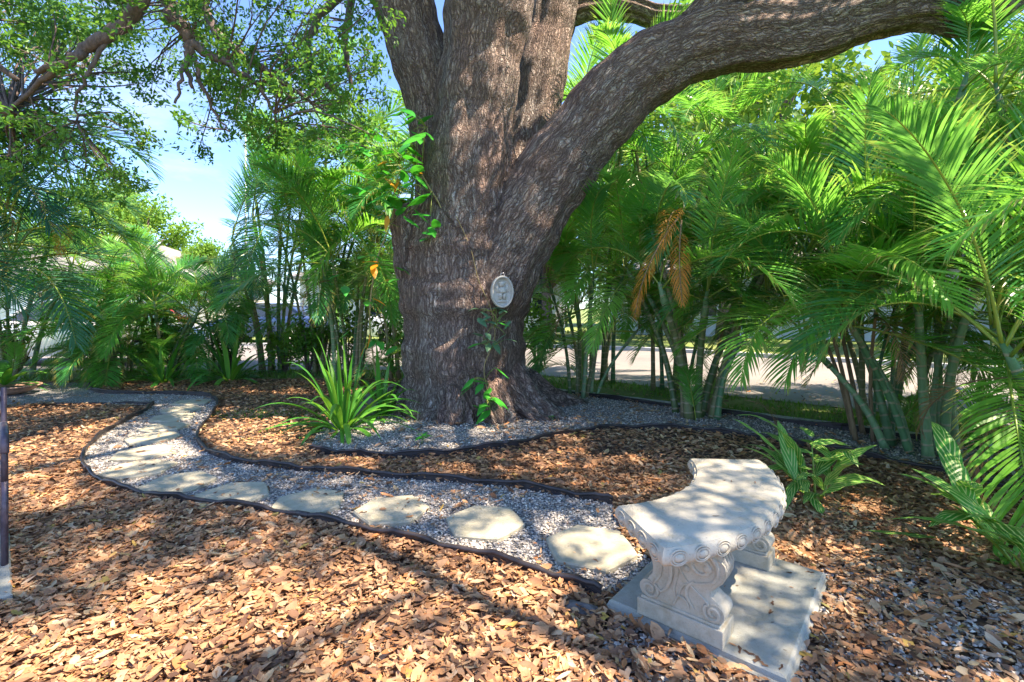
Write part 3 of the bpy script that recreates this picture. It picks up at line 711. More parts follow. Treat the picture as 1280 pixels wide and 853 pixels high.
        def put(pts, rads):
            sp_ = spline([(p[0], 0, p[1]) for p in pts], 2); rd = np.interp(np.linspace(0, 1, len(sp_)), np.linspace(0, 1, len(rads)), rads)
            for sg in (-1, 1): rl.tube([(xc + p.x, ly + sg * (w2 + .001), p.z) for p in sp_], list(rd), 7)
        put(*spiral((-.118, .112), .036, 1.5, R(60), -1, .0085, .007, [(-.12, .33), (-.09, .28), (-.07, .23), (-.075, .18)]))
        put(*spiral((.128, .112), .034, 1.5, R(120), 1, .0085, .007, [(.02, .30), (.0, .25), (.03, .2), (.07, .17)]))
        put(*spiral((.09, .275), .062, 1.6, R(-60), 1, .010, .007, [(.0, .13), (.02, .18), (.07, .20)]))
        put([(-.11, .34), (-.06, .31), (-.035, .26), (-.03, .2), (-.045, .15), (-.07, .12), (-.085, .13)], [.004, .008, .009, .009, .008, .006, .004])
        put([(-.05, .34), (-.02, .30), (-.005, .25), (-.01, .2), (-.02, .15), (-.01, .11)], [.004, .007, .008, .008, .006, .004])
        put([(.06, .10), (.03, .14), (.035, .18), (.06, .205)], [.004, .008, .008, .004])
        put([(-.02, .09), (.0, .13), (.03, .12), (.04, .095)], [.004, .007, .006, .004])
        put([(-.15, .345), (0, .343), (.14, .345)], [.007, .007, .007])
        for xx, zz, s2 in ((-.09, .33, 1), (.03, .245, 1), (.11, .27, 1.4)):
            for sg in (-1, 1): rl.lathe((xc + xx, ly + sg * w2, zz), [(.014 * s2, 0), (.012 * s2, .006), (.006 * s2, .01)], 10, Matrix(((1, 0, 0), (0, 0, sg), (0, -sg, 0))))
        # end rolls and ribs across the thickness
        for (ex, ez, er) in ((-.128, .112, .034), (.135, .112, .034), (.146, .285, .028), (-.15, .335, .018)):
            rl.tube([(xc + ex, ly - w2 * 1.02, ez), (xc + ex, ly, ez), (xc + ex, ly + w2 * 1.02, ez)], [er, er * 1.06, er], 16)
        for k in range(4):
            yy = ly - w2 * .7 + k * w2 * .47
            rl.tube([(xc + x_, yy, z_) for x_, z_ in prof_r[5:12]], .006, 6)
            rl.tube([(xc + x_, yy, z_) for x_, z_ in prof_l[4:10]], .006, 6)
        sharp(rl.build('scroll_carving', M['leg'], leg), 50)
    return root
build_bench()

# ------------------------------------------------------------------ the live oak
def rp(lst):  # (x, y, D, r_px) -> points, radii
    return [P(x, y, D) for x, y, D, r in lst], [r * D / F for x, y, D, r in lst]
limbs = {
 'trunk': [(583, 575, 6.15, 92), (582, 540, 6.15, 84), (582, 500, 6.15, 76), (581, 450, 6.15, 73), (581, 400, 6.15, 76), (582, 350, 6.15, 80), (585, 300, 6.15, 78), (590, 255, 6.15, 66), (596, 215, 6.15, 50)],
 'bump': [(540, 400, 6.05, 30), (530, 330, 6.0, 36), (525, 280, 6.0, 36), (528, 255, 6.0, 28)],
 'left': [(560, 330, 6.1, 40), (556, 260, 6.1, 36), (550, 190, 6.1, 32), (536, 110, 6.1, 33), (516, 40, 6.05, 36), (500, -20, 6.0, 37), (478, -120, 5.9, 36), (440, -240, 5.6, 32), (380, -340, 5.2, 28), (290, -410, 4.9, 24)],
 'mid': [(585, 360, 5.85, 50), (585, 290, 5.85, 52), (587, 220, 5.85, 54), (593, 150, 5.85, 48), (602, 80, 5.8, 48), (612, 10, 5.75, 54), (628, -80, 5.7, 54), (650, -220, 5.6, 48), (660, -420, 5.4, 40), (640, -700, 5.0, 30)],
 'back': [(625, 330, 6.5, 46), (642, 260, 6.7, 38), (658, 190, 6.9, 30), (671, 120, 7.05, 32), (684, 50, 7.2, 31), (700, -20, 7.3, 31), (730, -140, 7.5, 28), (790, -320, 7.9, 24), (880, -500, 8.2, 18)],
 'right': [(600, 380, 5.95, 52), (626, 330, 5.9, 52), (654, 275, 5.88, 49), (690, 222, 5.86, 46), (735, 163, 5.8, 44), (785, 108, 5.7, 44), (835, 75, 5.6, 42), (885, 55, 5.5, 41), (940, 47, 5.4, 39), (1000, 41, 5.25, 37), (1060, 24, 5.1, 34), (1120, 8, 4.95, 32), (1180, 4, 4.8, 31), (1225, 12, 4.7, 28), (1300, -40, 4.6, 24), (1420, -130, 4.4, 20), (1560, -260, 4.2, 14)],
 'right_b': [(835, 70, 5.55, 26), (880, 25, 5.45, 25), (925, -30, 5.35, 24), (1000, -150, 5.1, 21), (1080, -330, 4.8, 17), (1120, -520, 4.4, 13)],
 'back_b': [(700, 16, 7.25, 20), (745, 6, 7.3, 15), (790, 12, 7.3, 15), (830, 22, 7.3, 14), (900, 10, 7.4, 12), (1000, -50, 7.6, 10)],
 'root1': [(630, 470, 5.95, 30), (655, 510, 5.75, 27), (690, 535, 5.6, 20), (735, 548, 5.5, 12), (780, 560, 5.45, 7)],
 'root2': [(530, 480, 6.0, 26), (520, 520, 5.9, 25), (508, 548, 5.8, 20), (480, 566, 5.75, 10)],
 'root3': [(570, 480, 5.6, 22), (572, 525, 5.5, 26), (566, 552, 5.42, 22), (560, 580, 5.35, 12)],
 'root4': [(610, 480, 5.6, 22), (622, 525, 5.52, 24), (632, 555, 5.42, 18), (650, 580, 5.3, 10)],
 'root5': [(655, 480, 6.3, 22), (680, 500, 6.4, 20), (720, 512, 6.5, 14), (760, 520, 6.5, 8)],
 'root6': [(505, 490, 6.3, 18), (490, 515, 6.3, 16), (470, 530, 6.4, 10)],
}
oak = empty('live_oak', (G(583, 540).x, 6.15, 0), 0, 'massive old live oak with deeply furrowed bark forking into thick limbs', 'tree')
OB = oak.location.copy()
def densify(pts, rad, step=.12):
    sp = spline(pts, 8); rr = np.interp(np.linspace(0, len(rad) - 1, len(sp)), range(len(rad)), rad)
    return sp, list(rr)
skel = {}
tb = MB()
for nm, l in limbs.items():
    pts, rad = densify(*rp(l)); skel[nm] = (pts, rad)
    tb.tube(pts, [r_ * (1 + .035 * math.sin(k * .61 + len(nm)) + .02 * math.sin(k * 1.7)) for k, r_ in enumerate(rad)], 28)
tmp = tb.build('tmp', M['bark'])
rm = tmp.modifiers.new('r', 'REMESH'); rm.mode = 'VOXEL'; rm.voxel_size = .024
sm = tmp.modifiers.new('s', 'SMOOTH'); sm.iterations = 4; sm.factor = .6
dg = bpy.context.evaluated_depsgraph_get(); ev = tmp.evaluated_get(dg)
tme = bpy.data.meshes.new_from_object(ev); bpy.data.objects.remove(tmp)
nv = len(tme.vertices); co = np.empty(nv * 3, np.float32); tme.vertices.foreach_get('co', co); co = co.reshape(-1, 3).astype(float)
no = np.empty(nv * 3, np.float32); tme.vertices.foreach_get('normal', no); no = no.reshape(-1, 3)
best = np.full(nv, 1e9); bark = np.zeros((nv, 3)); ridx = 0
for nm, (pts, rad) in skel.items():
    N = None; acc = 0; pa = np.array([list(p) for p in pts]); ridx += 1
    for k in range(len(pts) - 1):
        a = pts[k]; d = (pts[k + 1] - a); L = d.length; t = d / L
        if N is None: N = t.orthogonal().normalized() if nm != 'trunk' else Vector((1, 0, 0))
        N = (N - t * N.dot(t)).normalized(); Bv = t.cross(N)
        rel = co - np.array(a); s_ = rel @ np.array(t); q = np.clip(s_, 0, L)
        dist = np.linalg.norm(rel - q[:, None] * np.array(t), axis=1) - rad[k]
        m = dist < best
        best[m] = dist[m]
        bark[m, 0] = rel[m] @ np.array(N) + ridx * 3.7 * (nm not in ('trunk', 'bump', 'root1', 'root2', 'root3', 'root4', 'root5', 'root6')); bark[m, 1] = rel[m] @ np.array(Bv); bark[m, 2] = acc + s_[m]
        acc += L
# large scale fluting + knots as real displacement
ang_ = np.arctan2(bark[:, 1], bark[:, 0] - np.round(bark[:, 0] / 3.7) * 3.7)
fl = .012 * np.sin(ang_ * 7 + bark[:, 2] * 1.1) + .012 * np.sin(ang_ * 11 - bark[:, 2] * .8 + 1) + .014 * np.sin(bark[:, 2] * 4.1 + bark[:, 0] * 7) * np.sin(bark[:, 1] * 6 + 2)
lowz = np.clip(1 - co[:, 2] / .9, 0, 1)
fl = fl * (1 + 1.6 * lowz)
co2 = co + no * fl[:, None] - np.array(OB)
tme.vertices.foreach_set('co', co2.astype(np.float32).ravel())
at = tme.attributes.new('bark', 'FLOAT_VECTOR', 'POINT'); at.data.foreach_set('vector', bark.astype(np.float32).ravel())
tme.polygons.foreach_set('use_smooth', np.full(len(tme.polygons), True)); tme.update()
tme.materials.clear(); tme.materials.append(M['bark'])
trunk = link(bpy.data.objects.new('trunk', tme), oak)

# visible upper-left boughs (pixels) and hidden overhead boughs (world)
boughs = [
 [(300, -400, 4.9, 22), (230, -200, 4.7, 16), (190, -60, 4.6, 10), (172, 8, 4.6, 9), (140, 40, 4.6, 8), (105, 62, 4.6, 7), (80, 80, 4.6, 5), (45, 88, 4.7, 3)],
 [(300, -400, 4.9, 20), (250, -200, 4.9, 14), (210, -60, 4.9, 9), (214, 10, 4.9, 9), (232, 38, 4.9, 8), (240, 58, 4.9, 7), (233, 78, 4.9, 4), (238, 110, 4.9, 2)],
 [(240, 56, 4.9, 7), (268, 72, 4.95, 5), (300, 92, 5.0, 4), (325, 110, 5.1, 2.5), (345, 150, 5.2, 1.5)],
 [(480, -200, 5.8, 14), (360, -120, 5.6, 9), (300, -60, 5.5, 7), (258, 0, 5.5, 6), (264, 30, 5.5, 5), (285, 55, 5.5, 5), (310, 75, 5.5, 4), (350, 100, 5.6, 3), (390, 130, 5.7, 2)],
 [(105, 62, 4.6, 5), (70, 88, 4.7, 4), (40, 110, 4.8, 3), (10, 140, 4.9, 2)],
 [(130, 50, 4.6, 3), (118, 80, 4.6, 2.5), (100, 110, 4.6, 2), (95, 150, 4.7, 1.2)],
 [(235, 78, 4.9, 3), (225, 105, 4.8, 2), (220, 130, 4.8, 1.5)],
 [(243, 70, 4.9, 3), (252, 105, 4.9, 2.5), (270, 140, 5.0, 1.5), (285, 165, 5, 1)],
 [(470, -60, 6.4, 12), (430, -10, 6.4, 6), (400, 20, 6.4, 5), (385, 60, 6.4, 4), (400, 100, 6.4, 3), (440, 130, 6.4, 2)],
 [(300, -400, 4.9, 20), (140, -300, 4.4, 14), (20, -160, 4.2, 9), (-60, -40, 4.2, 7), (-40, 40, 4.4, 5), (20, 100, 4.6, 3)],
 [(470, -80, 6.6, 10), (440, 0, 6.8, 5), (432, 60, 6.9, 4), (440, 110, 7, 2)],
]
over = [  # world-space limbs overhead, out of the frame
 [(-2.4, 4.9, 7.8, .22), (-4.4, 4.2, 7.6, .16), (-6.2, 3.2, 7.2, .1), (-8.0, 2.2, 6.8, .05)],
 [(-2.4, 4.9, 7.8, .2), (-2.8, 3.0, 8.0, .15), (-3.0, 1.0, 7.8, .1), (-3.2, -1.5, 7.2, .05)],
 [(.1, 5.1, 9.6, .2), (.4, 3.2, 9.6, .15), (.8, 1.0, 9.0, .1), (1.0, -1.5, 8.0, .05)],
 [(3.9, 4.6, 8.2, .1), (4.2, 3.0, 8.3, .08), (4.6, 1.0, 7.8, .05), (4.6, -.6, 7, .03)],
 [(3.9, 4.6, 8.2, .1), (5.6, 4.0, 8.6, .08), (7.5, 3.0, 8.2, .05)],
 [(7.8, 5.1, 6.8, .1), (8.6, 4.0, 7.4, .07), (9, 2.2, 7.2, .04)],
 [(.1, 5.1, 9.6, .16), (2.0, 5.0, 10.2, .1), (4.2, 5.8, 9.8, .06)],
 [(3.9, 4.6, 8.2, .11), (3.0, 2.5, 8.7, .08), (1.6, 1.0, 8.3, .05), (.2, .0, 7.8, .03)],
 [(.1, 5.1, 9.6, .14), (1.8, 3.4, 9.2, .1), (3.4, 1.6, 8.4, .07), (5.0, .2, 7.6, .04)],
 [(1.8, 3.4, 9.2, .08), (.6, 1.6, 8.6, .05), (-.8, .4, 8.0, .03)],
 [(3.2, 8.2, 12.0, .12), (4.5, 8.8, 11.5, .08), (6.5, 8.6, 10.5, .05)],
 [(.1, 5.1, 9.6, .14), (-1.2, 6.5, 10.4, .1), (-2.6, 8.0, 10.0, .06)],
]
def arr(l): pts, rad = rp(l); sp = spline(pts, 5); return sp, list(np.interp(np.linspace(0, len(rad) - 1, len(sp)), range(len(rad)), rad))
br = MB(); segs = []
for l in boughs:
    sp, rr = arr(l); rs = random.Random(len(segs))
    sp = [p + Vector((rs.uniform(-1, 1), rs.uniform(-1, 1), rs.uniform(-1, 1))) * .02 for p in sp]
    br.tube([p - OB for p in sp], rr, 8); segs += [(p, r_) for p, r_ in zip(sp, rr)][3:]
for l in over:
    sp = spline([q[:3] for q in l], 5); rr = list(np.interp(np.linspace(0, len(l) - 1, len(sp)), range(len(l)), [q[3] for q in l]))
    br.tube([p - OB for p in sp], rr, 8); segs += list(zip(sp, rr))
seg_p = np.array([list(p) for p, _ in segs])
# leaf clumps: wanted picture region upper left, plus the overhead crown that shades the garden
clumps = []
def add_px(x0, x1, y0, y1, Dr, n_, rr=(.16, .34), keep=None):
    for _ in range(n_):
        x, y = rng.uniform(x0, x1), rng.uniform(y0, y1)
        if keep and not keep(x, y): continue
        D = rng.uniform(*Dr); c = P(x, y, D)
        clumps.append((np.array(c), rng.uniform(*rr)))
def lim(x):   # lower outline of the foliage against the sky in the photograph
    return float(np.interp(x, [-40, 60, 110, 150, 185, 200, 240, 262, 290, 330, 380, 430, 480], [250, 250, 245, 235, 240, 165, 185, 205, 165, 180, 175, 190, 170]))
def keepfn(x, y):
    if y > lim(x): return False
    if 60 < x < 180 and 95 < y < 170 and rng.random() < .5: return False
    if 145 < x < 235 and 60 < y < 200 and (x + y * .2) > 185 and rng.random() < .65: return False
    return True
add_px(-60, 200, 0, 240, (4.6, 7.2), 45, (.12, .24), keepfn)
add_px(-60, 480, -60, 250, (4.2, 6.8), 180, (.09, .22), keepfn)
add_px(40, 460, 0, 110, (5.5, 8.0), 45, (.14, .26), keepfn)
add_px(270, 480, 60, 190, (4.8, 7.5), 48, (.10, .22), keepfn)
NV = len(clumps)
for _ in range(150):                     # overhead crown, clumpy
    p = seg_p[rng.integers(len(seg_p))]
    if p[2] < 6.3: continue
    c = p + rng.normal(size=3) * np.array([1.0, 1.0, .5])
    yy = HOR - (c[2] - H) / max(c[1], .1) * F; xx = 640 + c[0] / max(c[1], .1) * F
    if c[1] > .5 and -30 < xx < 1310 and yy > -25: continue   # nothing there in the photograph's frame
    clumps.append((c, rng.uniform(.2, .42)))
for _ in range(1150):                     # unseen leaf clumps added sunwards to cast dappled shade on the garden floor
    g = np.array([rng.uniform(-6.5, 4.5), rng.uniform(1.4, 8.0), 0.0])
    nz = smin_noise(g[0] * .9 + g[1] * .5, g[1] * 1.5 - g[0] * .35, 1.25, 33)
    if nz < (-.12 if g[1] < 4.2 else .06): continue
    c = g + np.array(SUNV) * rng.uniform(7.8, 10.0)
    yy = HOR - (c[2] - H) / max(c[1], .1) * F; xx = 640 + c[0] / max(c[1], .1) * F
    if c[1] > .5 and -60 < xx < 1340 and yy > -40: continue
    clumps.append((c, rng.uniform(.16, .34)))
for t_, dx, dy in [(6.9, .1, .1), (7.2, -.5, .1), (7.0, .5, .35), (7.4, .0, .65), (7.1, -.1, -.45), (7.5, .75, .85), (7.3, .45, -.1), (6.8, -.45, -.35), (7.3, .1, -.75), (7.0, .45, -.55), (7.5, .3, -.95), (7.2, -.15, -.6), (7.4, .7, -.3), (7.4, .35, .9), (7.2, 1.0, .2)]:   # extra out-of-view leaf clumps, put on the sun ray to shade the bench
    clumps.append((np.array([1.0, 2.45, .45]) + np.array(SUNV) * t_ + np.array([dx, dy, 0]), .34))
LP, LN, LS = [], [], []
for ci, (c, r_) in enumerate(clumps):
    k = int(np.argmin(np.linalg.norm(seg_p - c, axis=1) + (20.0 * (seg_p[:, 2] < 6.0) if ci >= NV else 0))); a = Vector(seg_p[k]); cv = Vector(c)
    L = (cv - a).length
    mid = (a + cv) / 2 + Vector((random.uniform(-1, 1), random.uniform(-1, 1), random.uniform(-.2, 1))) * L * .12
    if L > .05:
        tw = spline([a, mid, cv], 3); r0 = .006 + .006 * min(L, 2) if ci < NV else .02
        br.tube([p - OB for p in tw], list(np.linspace(r0, .003, len(tw))), 4, cap=False)
        for _ in range(4):                # side twigs
            s0 = tw[random.randrange(2, len(tw))]; e = cv + Vector(rng.normal(size=3)) * r_ * .6
            br.tube([s0 - OB, (s0 + e) / 2 + Vector((0, 0, -.03)) - OB, e - OB], [.003, .0025, .0015], 3, cap=False)
    n_ = int((680 if ci < NV else 430) * r_ * (1 if ci < NV else 1.0))
    # leaves gathered on a few sprays within the clump
    ns = 7; sp0 = rng.normal(size=(ns, 3)) * r_ * .6; w_ = rng.integers(ns, size=n_)
    pos = c + sp0[w_] + rng.normal(size=(n_, 3)) * r_ * .28
    LP.append(pos); LN.append(rng.normal(size=(n_, 3)) * .8 + sp0[w_] / r_); LS.append(np.full(n_, 1.0 if ci < NV else 1.35))
branches = br.build('branches', M['twig'], oak)
pos = np.concatenate(LP); dd = np.concatenate(LN); n_ = len(pos); lsz = np.concatenate(LS)
up = rng.normal(size=(n_, 3)) * .6; up[:, 2] += 1
ov = [(-.5, 0, 0), (-.1, -.21, .05), (-.1, .21, .05), (.25, -.17, .03), (.25, .17, .03), (.5, 0, -.05), (0.05, 0, -.02)]
of_ = [(0, 1, 6), (0, 6, 2), (1, 3, 6), (6, 4, 2), (3, 5, 6), (6, 5, 4)]
s_ = rng.uniform(.042, .075, n_) * lsz
rn = np.clip(rng.random(n_) * .7 + .3 * (smin_noise(pos[:, 0] * 1.3, pos[:, 2] * 1.3, 1.4, 2) * .5 + .5), 0, 1)
crown = scatter('crown', ov, of_, pos - np.array(OB), frames(dd, up), s_, M['oak'], rn, parent=oak)
print('oak leaves', n_)

# ------------------------------------------------------------------ palms
RACH = {}
def frond_mesh(name, el0, bend, L, npair, ll, mat, seed, dead=False, vee=.35, hang=.35):
    rs = random.Random(seed); b = MB()
    pts = []; p = Vector((0, 0, 0)); n_ = 26; el = R(el0); side_b = rs.uniform(-.25, .25)
    yaw = 0
    for k in range(n_ + 1):
        pts.append(p.copy()); t = k / n_
        e = el - R(bend) * t ** 1.25; yaw = side_b * t
        p = p + Vector((math.cos(e) * math.cos(yaw), math.cos(e) * math.sin(yaw), math.sin(e))) * (L / n_)
    b.mi = 1; b.tube(pts, [(.011 * (1 - .85 * k / n_) + .001) for k in range(n_ + 1)], 5); b.mi = 0
    t0 = .2
    for i in range(npair):
        u = i / (npair - 1); t = t0 + (1 - t0) * u; f = t * n_; k = min(int(f), n_ - 1); q = pts[k].lerp(pts[k + 1], f - k)
        T = (pts[k + 1] - pts[k]).normalized(); S = T.cross(Vector((0, 0, 1)))
        if S.length < .05: S = Vector((0, 1, 0))
        S.normalize(); U = S.cross(T)
        for sg in (-1, 1):
            l = ll * (max(.05, math.sin(math.pi * (.16 + .78 * u))) ** .75) * rs.uniform(.88, 1.08)
            a = R(38 + 30 * u + rs.uniform(-6, 6))
            v = vee + rs.uniform(-.12, .12) - .15 * u
            d = (S * sg * math.cos(a) + T * math.sin(a) + U * v).normalized()
            m = 4; cur = d.copy(); pp = q.copy(); wmax = .02 * (.6 + .4 * math.sin(math.pi * u)) * (.55 if dead else 1)
            nrm = (T * -math.cos(a) * sg + S * math.sin(a)).normalized()   # width direction roughly along the rachis
            wd = cur.cross(U).normalized(); wd = (wd + U * rs.uniform(-.45, .45)).normalized()
            prev = None; hg = hang * rs.uniform(.6, 1.5) * (2.2 if dead else 1)
            for j in range(m + 1):
                s_ = j / m; wv = wmax * (.35, 1, .9, .55, .03)[j] / 2
                cw = (wd - cur * wd.dot(cur)).normalized()
                ids = (b.vert(pp - cw * wv, (-1, s_)), b.vert(pp + cw * wv, (1, s_)))
                if prev: b.face((prev[0], prev[1], ids[1], ids[0]))
                prev = ids; pp = pp + cur * (l / m); cur = (cur + Vector((0, 0, -1)) * hg * (s_ + .15) * (1 if cur.z > -.85 else .1)).normalized()
    me = b.mesh(name, [mat, M['rachis'] if not dead else M['stem_brown']], True); RACH[me.name] = [pts[k].copy() for k in (8, 12, 16, 20, 24, 26)]
    return me
FV = []   # (elevation, mesh)
for i, (el, be) in enumerate([(86, 45), (80, 70), (72, 85), (64, 95), (56, 105), (46, 100), (34, 95), (20, 80), (5, 70), (68, 60), (50, 75), (-10, 60)]):
    FV.append((el, frond_mesh('frond', el, be, 1.75, 60, .48, M['frond'], i)))
FVB = [(el, frond_mesh('frond', el, be, 1.9, 46, .48, M['frond_blue'], 50 + i)) for i, (el, be) in enumerate([(80, 70), (62, 95), (45, 100), (25, 85), (5, 70)])]
FDEAD = frond_mesh('frond', 10, 95, 1.5, 38, .38, M['frond_dead'], 90, True); FHANG = frond_mesh('frond', -50, 35, 1.15, 40, .26, M['frond_dead'], 92, True, .1); FBROWN = frond_mesh('frond', 0, 100, 1.2, 30, .34, M['frond_brown'], 91, True)
LX = [640, 690, 735, 785, 835, 885, 940, 1000, 1060, 1120, 1175]; LY = [300, 222, 163, 108, 75, 55, 47, 41, 24, 8, 4]; LR = [70, 62, 60, 58, 56, 56, 52, 46, 44, 42, 40]
def crosses(Mw, pts, rs):                 # fronds are trimmed where they would grow across the limb, the trunk or the open view of sky and street
    for p in pts:
        q = Mw @ p
        if q.y < .3: return True
        x = 640 + q.x / q.y * F; y = HOR - (q.z - H) / q.y * F
        if 640 < x < 1175 and q.y < 5.9 and abs(y - np.interp(x, LX, LY)) < np.interp(x, LX, LR) + 12: return True
        if 480 < x < 705 and y < 560 and q.y < 6.1: return True
        if 205 < x < 292 and 140 < y < 325 and q.y > 5: return True
        if x < 1215 and y > 515 and x > 880 and q.y < 4.3: return True
        if 1095 < x < 1205 and 440 < y < 580 and q.y < 4.4 and rs.random() < .7: return True
        if (735 < x < 850 and 435 < y < 505) or (935 < x < 1105 and 455 < y < 525) or (280 < x < 420 and 440 < y < 480):
            if rs.random() < .55: return True
    if (Mw @ pts[-1]).xy.length < 1.9: return True
    return False
def add_frond(root, loc, az, el, sc, bank=FV, rs=random, mesh=None, label=None):
    c = sorted(bank, key=lambda v: abs(v[0] - el) + rs.uniform(0, 9))[0] if mesh is None else (el, mesh)
    o = bpy.data.objects.new('frond', c[1]); link(o, root); o.location = loc
    o.rotation_euler = (rs.uniform(-.22, .22), 0, az); o.scale = (sc, sc * rs.choice((-1, 1)), sc)
    if mesh is None and crosses(Matrix.LocRotScale(root.location + Vector(loc), o.rotation_euler, o.scale), RACH[c[1].name], rs):
        bpy.data.objects.remove(o); return None
    if label: o['label'] = label
    return o
def palm(base, nst, hts, spread, seed, label, fl=1.0, nfr=6, bank=FV, cane='cane', cr=.035, shoots=4, lean=(0, 0), name='areca_palm', cat='palm', group='palms round the garden', extra=None, minel=-12, maxst=None):
    rs = random.Random(seed); root = empty(name, base, 0, label, cat, group)
    for i in range(nst):
        a = i * 2.4 + rs.uniform(-.4, .4); rad = spread[0] * math.sqrt((i + .5) / nst)
        b0 = Vector((rad * math.cos(a), rad * math.sin(a), 0)); h = rs.uniform(*hts)
        top = b0 + Vector((math.cos(a) * spread[1] * rs.uniform(.3, 1) + lean[0], math.sin(a) * spread[1] * rs.uniform(.3, 1) + lean[1], h))
        pts = []
        for k in range(13):
            t = k / 12; pts.append(b0 + (top - b0) * t + Vector((math.cos(a), math.sin(a), 0)) * (-.25 * spread[1] * math.sin(math.pi * t) * .5) + Vector((0, 0, .0)))
        r0 = cr * rs.uniform(.75, 1.2)
        sh = .36 * fl
        st = MB(); st.tube(pts, [r0 * (1.25 if k == 0 else 1.05 - .35 * k / 12) for k in range(13)], 9)
        st.build('stem', M[cane] if rs.random() < .75 else M['cane_green'], root)
        T = (pts[-1] - pts[-2]).normalized()
        cs = MB(); cs.tube([pts[-1] - T * .05, pts[-1] + T * sh * .4, pts[-1] + T * sh], [r0 * .95, r0 * .9, r0 * .35], 8); cs.build('crownshaft', M['cane_green'], root)
        if rs.random() < .3: add_frond(root, pts[-1] - T * .05, a + rs.uniform(-1, 1), -5, fl * .7, rs=rs, mesh=FBROWN, label='dry brown hanging frond')
        for j in range(nfr):
            az = j * 2.4 + a + rs.uniform(-.3, .3); u = j / max(1, nfr - 1); el = 84 - (84 - minel) * u ** 1.1 + rs.uniform(-8, 8)
            add_frond(root, pts[-1] + T * sh * (1 - .55 * u), az, el, fl * rs.uniform(.85, 1.15), bank, rs)
    for i in range(shoots):
        a = rs.uniform(0, 6.28); q = Vector((math.cos(a), math.sin(a), 0)) * spread[0] * rs.uniform(.5, 1.3)
        add_frond(root, q, a, rs.uniform(50, 82), fl * rs.uniform(.45, .8), bank, rs)
    for e in extra or []:
        add_frond(root, Vector(e[0]) - Vector(base), e[1], e[2], e[3], rs=rs, mesh=e[4], label=e[5])
    return root
def gb_(x, y): p = G(x, y); return (p.x, p.y, 0)
palm(gb_(870, 521), 11, (1.1, 2.2), (.26, .75), 11, 'many stemmed areca palm clump right of the oak, with an orange dead frond', 1.0, 7, cr=.045, lean=(.1, .25),
     extra=[(tuple(P(848, 272, 4.95)), R(200), 10, 1.0, FHANG, 'hanging orange dead frond'), (tuple(P(852, 276, 4.98)), R(235), 10, .85, FHANG, 'hanging orange dead frond'), (tuple(P(850, 270, 5.35)), R(240), 10, .62, FDEAD, 'orange dead frond'), (tuple(P(930, 500, 5.2)), R(320), 0, .4, FBROWN, 'small brown dead frond near the ground')])
palm(gb_(1155, 566), 10, (.75, 1.65), (.3, .5), 12, 'dense areca palm clump with pale green canes at the right edge of the gravel bed', .95, 7, cane='cane_green', cr=.036, shoots=8, lean=(0, .2))
palm(gb_(728, 497), 7, (.7, 1.9), (.22, .45), 13, 'areca palm close behind the right side of the oak with drooping bright fronds', .95, 7, cr=.032, minel=-20, shoots=5, lean=(.1, .1))
palm((2.45, 7.5, 0), 7, (2.0, 4.2), (.3, .8), 14, 'areca palm behind the big clump, over the street verge', 1.1, 7, cr=.036, shoots=2)
palm((1.5, 8.4, 0), 6, (2.2, 4.3), (.3, .8), 15, 'tall areca palm seen behind the fork of the oak', 1.15, 7, cr=.036, shoots=2)
palm(gb_(1082, 549), 6, (.7, 1.9), (.22, .6), 27, 'areca palm with thin brown canes between the two right clumps', 1.0, 7, cane='stem_brown', cr=.022, shoots=3, lean=(0, .3))
palm((3.7, 2.95, 0), 5, (.5, 1.3), (.22, .35), 16, 'areca palm at the right edge of the photo with long low fronds', 1.0, 7, cr=.034, shoots=8, lean=(0, .1), minel=-20)
palm((5.3, 4.5, 0), 7, (1.5, 3.2), (.35, .7), 17, 'tall areca palm at the far right behind the pale caned clump', 1.1, 7, cr=.036, shoots=3)
palm((4.4, 5.7, 0), 6, (1.8, 3.6), (.3, .8), 28, 'areca palm on the verge behind the thin brown canes', 1.05, 7, cr=.034, shoots=2)
palm(gb_(440, 478), 8, (.7, 3.2), (.3, .6), 18, 'bushy areca palm behind the strap leaved lily, left of the oak', 1.05, 7, cr=.034, shoots=8)
palm(gb_(345, 465), 8, (1.3, 4.1), (.3, .7), 19, 'tall blue green areca palm standing against the open sky', 1.1, 7, bank=FVB + FV[:4], cr=.034, shoots=6)
palm(gb_(505, 476), 6, (1.6, 3.6), (.25, .6), 20, 'tall areca palm half hidden behind the left side of the oak', 1.1, 7, cr=.034, shoots=5)
palm(gb_(398, 468), 7, (1.4, 4.2), (.25, .6), 29, 'areca palm between the tall blue green one and the strap leaved lily', 1.1, 7, cr=.034, shoots=4)
palm(gb_(205, 473), 6, (.35, 1.1), (.25, .5), 21, 'low arching palm in the back row, second from the left path end', 1.0, 7, cr=.03, shoots=8)
palm(gb_(275, 468), 5, (.4, 1.2), (.2, .4), 22, 'low palm in the back row in front of the blue car', .9, 7, bank=FVB + FV, cr=.028, shoots=5)
palm(gb_(160, 466), 5, (.8, 1.7), (.2, .4), 30, 'palm in the back row right behind the shaggy trunked one', .95, 7, cr=.028, shoots=4)
palm(gb_(132, 476), 1, (.5, .55), (.02, .1), 23, 'small palm with one shaggy brown trunk beside the far path end', .8, 22, cane='stem_brown', cr=.12, shoots=5, name='pygmy_palm')
palm((-8.2, 6.5, 0), 8, (1.6, 3.6), (.3, .5), 24, 'large dark blue green palm leaning in at the left edge', 1.3, 9, bank=FVB, cr=.05, shoots=1, lean=(.4, .1),
     extra=[(tuple(P(60, 285, 6.3)), R(-30), 0, .6, FDEAD, 'rust orange dead frond')])
palm((-9.0, 8.6, 0), 4, (1.0, 2.2), (.3, .6), 25, 'palm at the far left behind the path end', 1.1, 7, cr=.035, shoots=3)
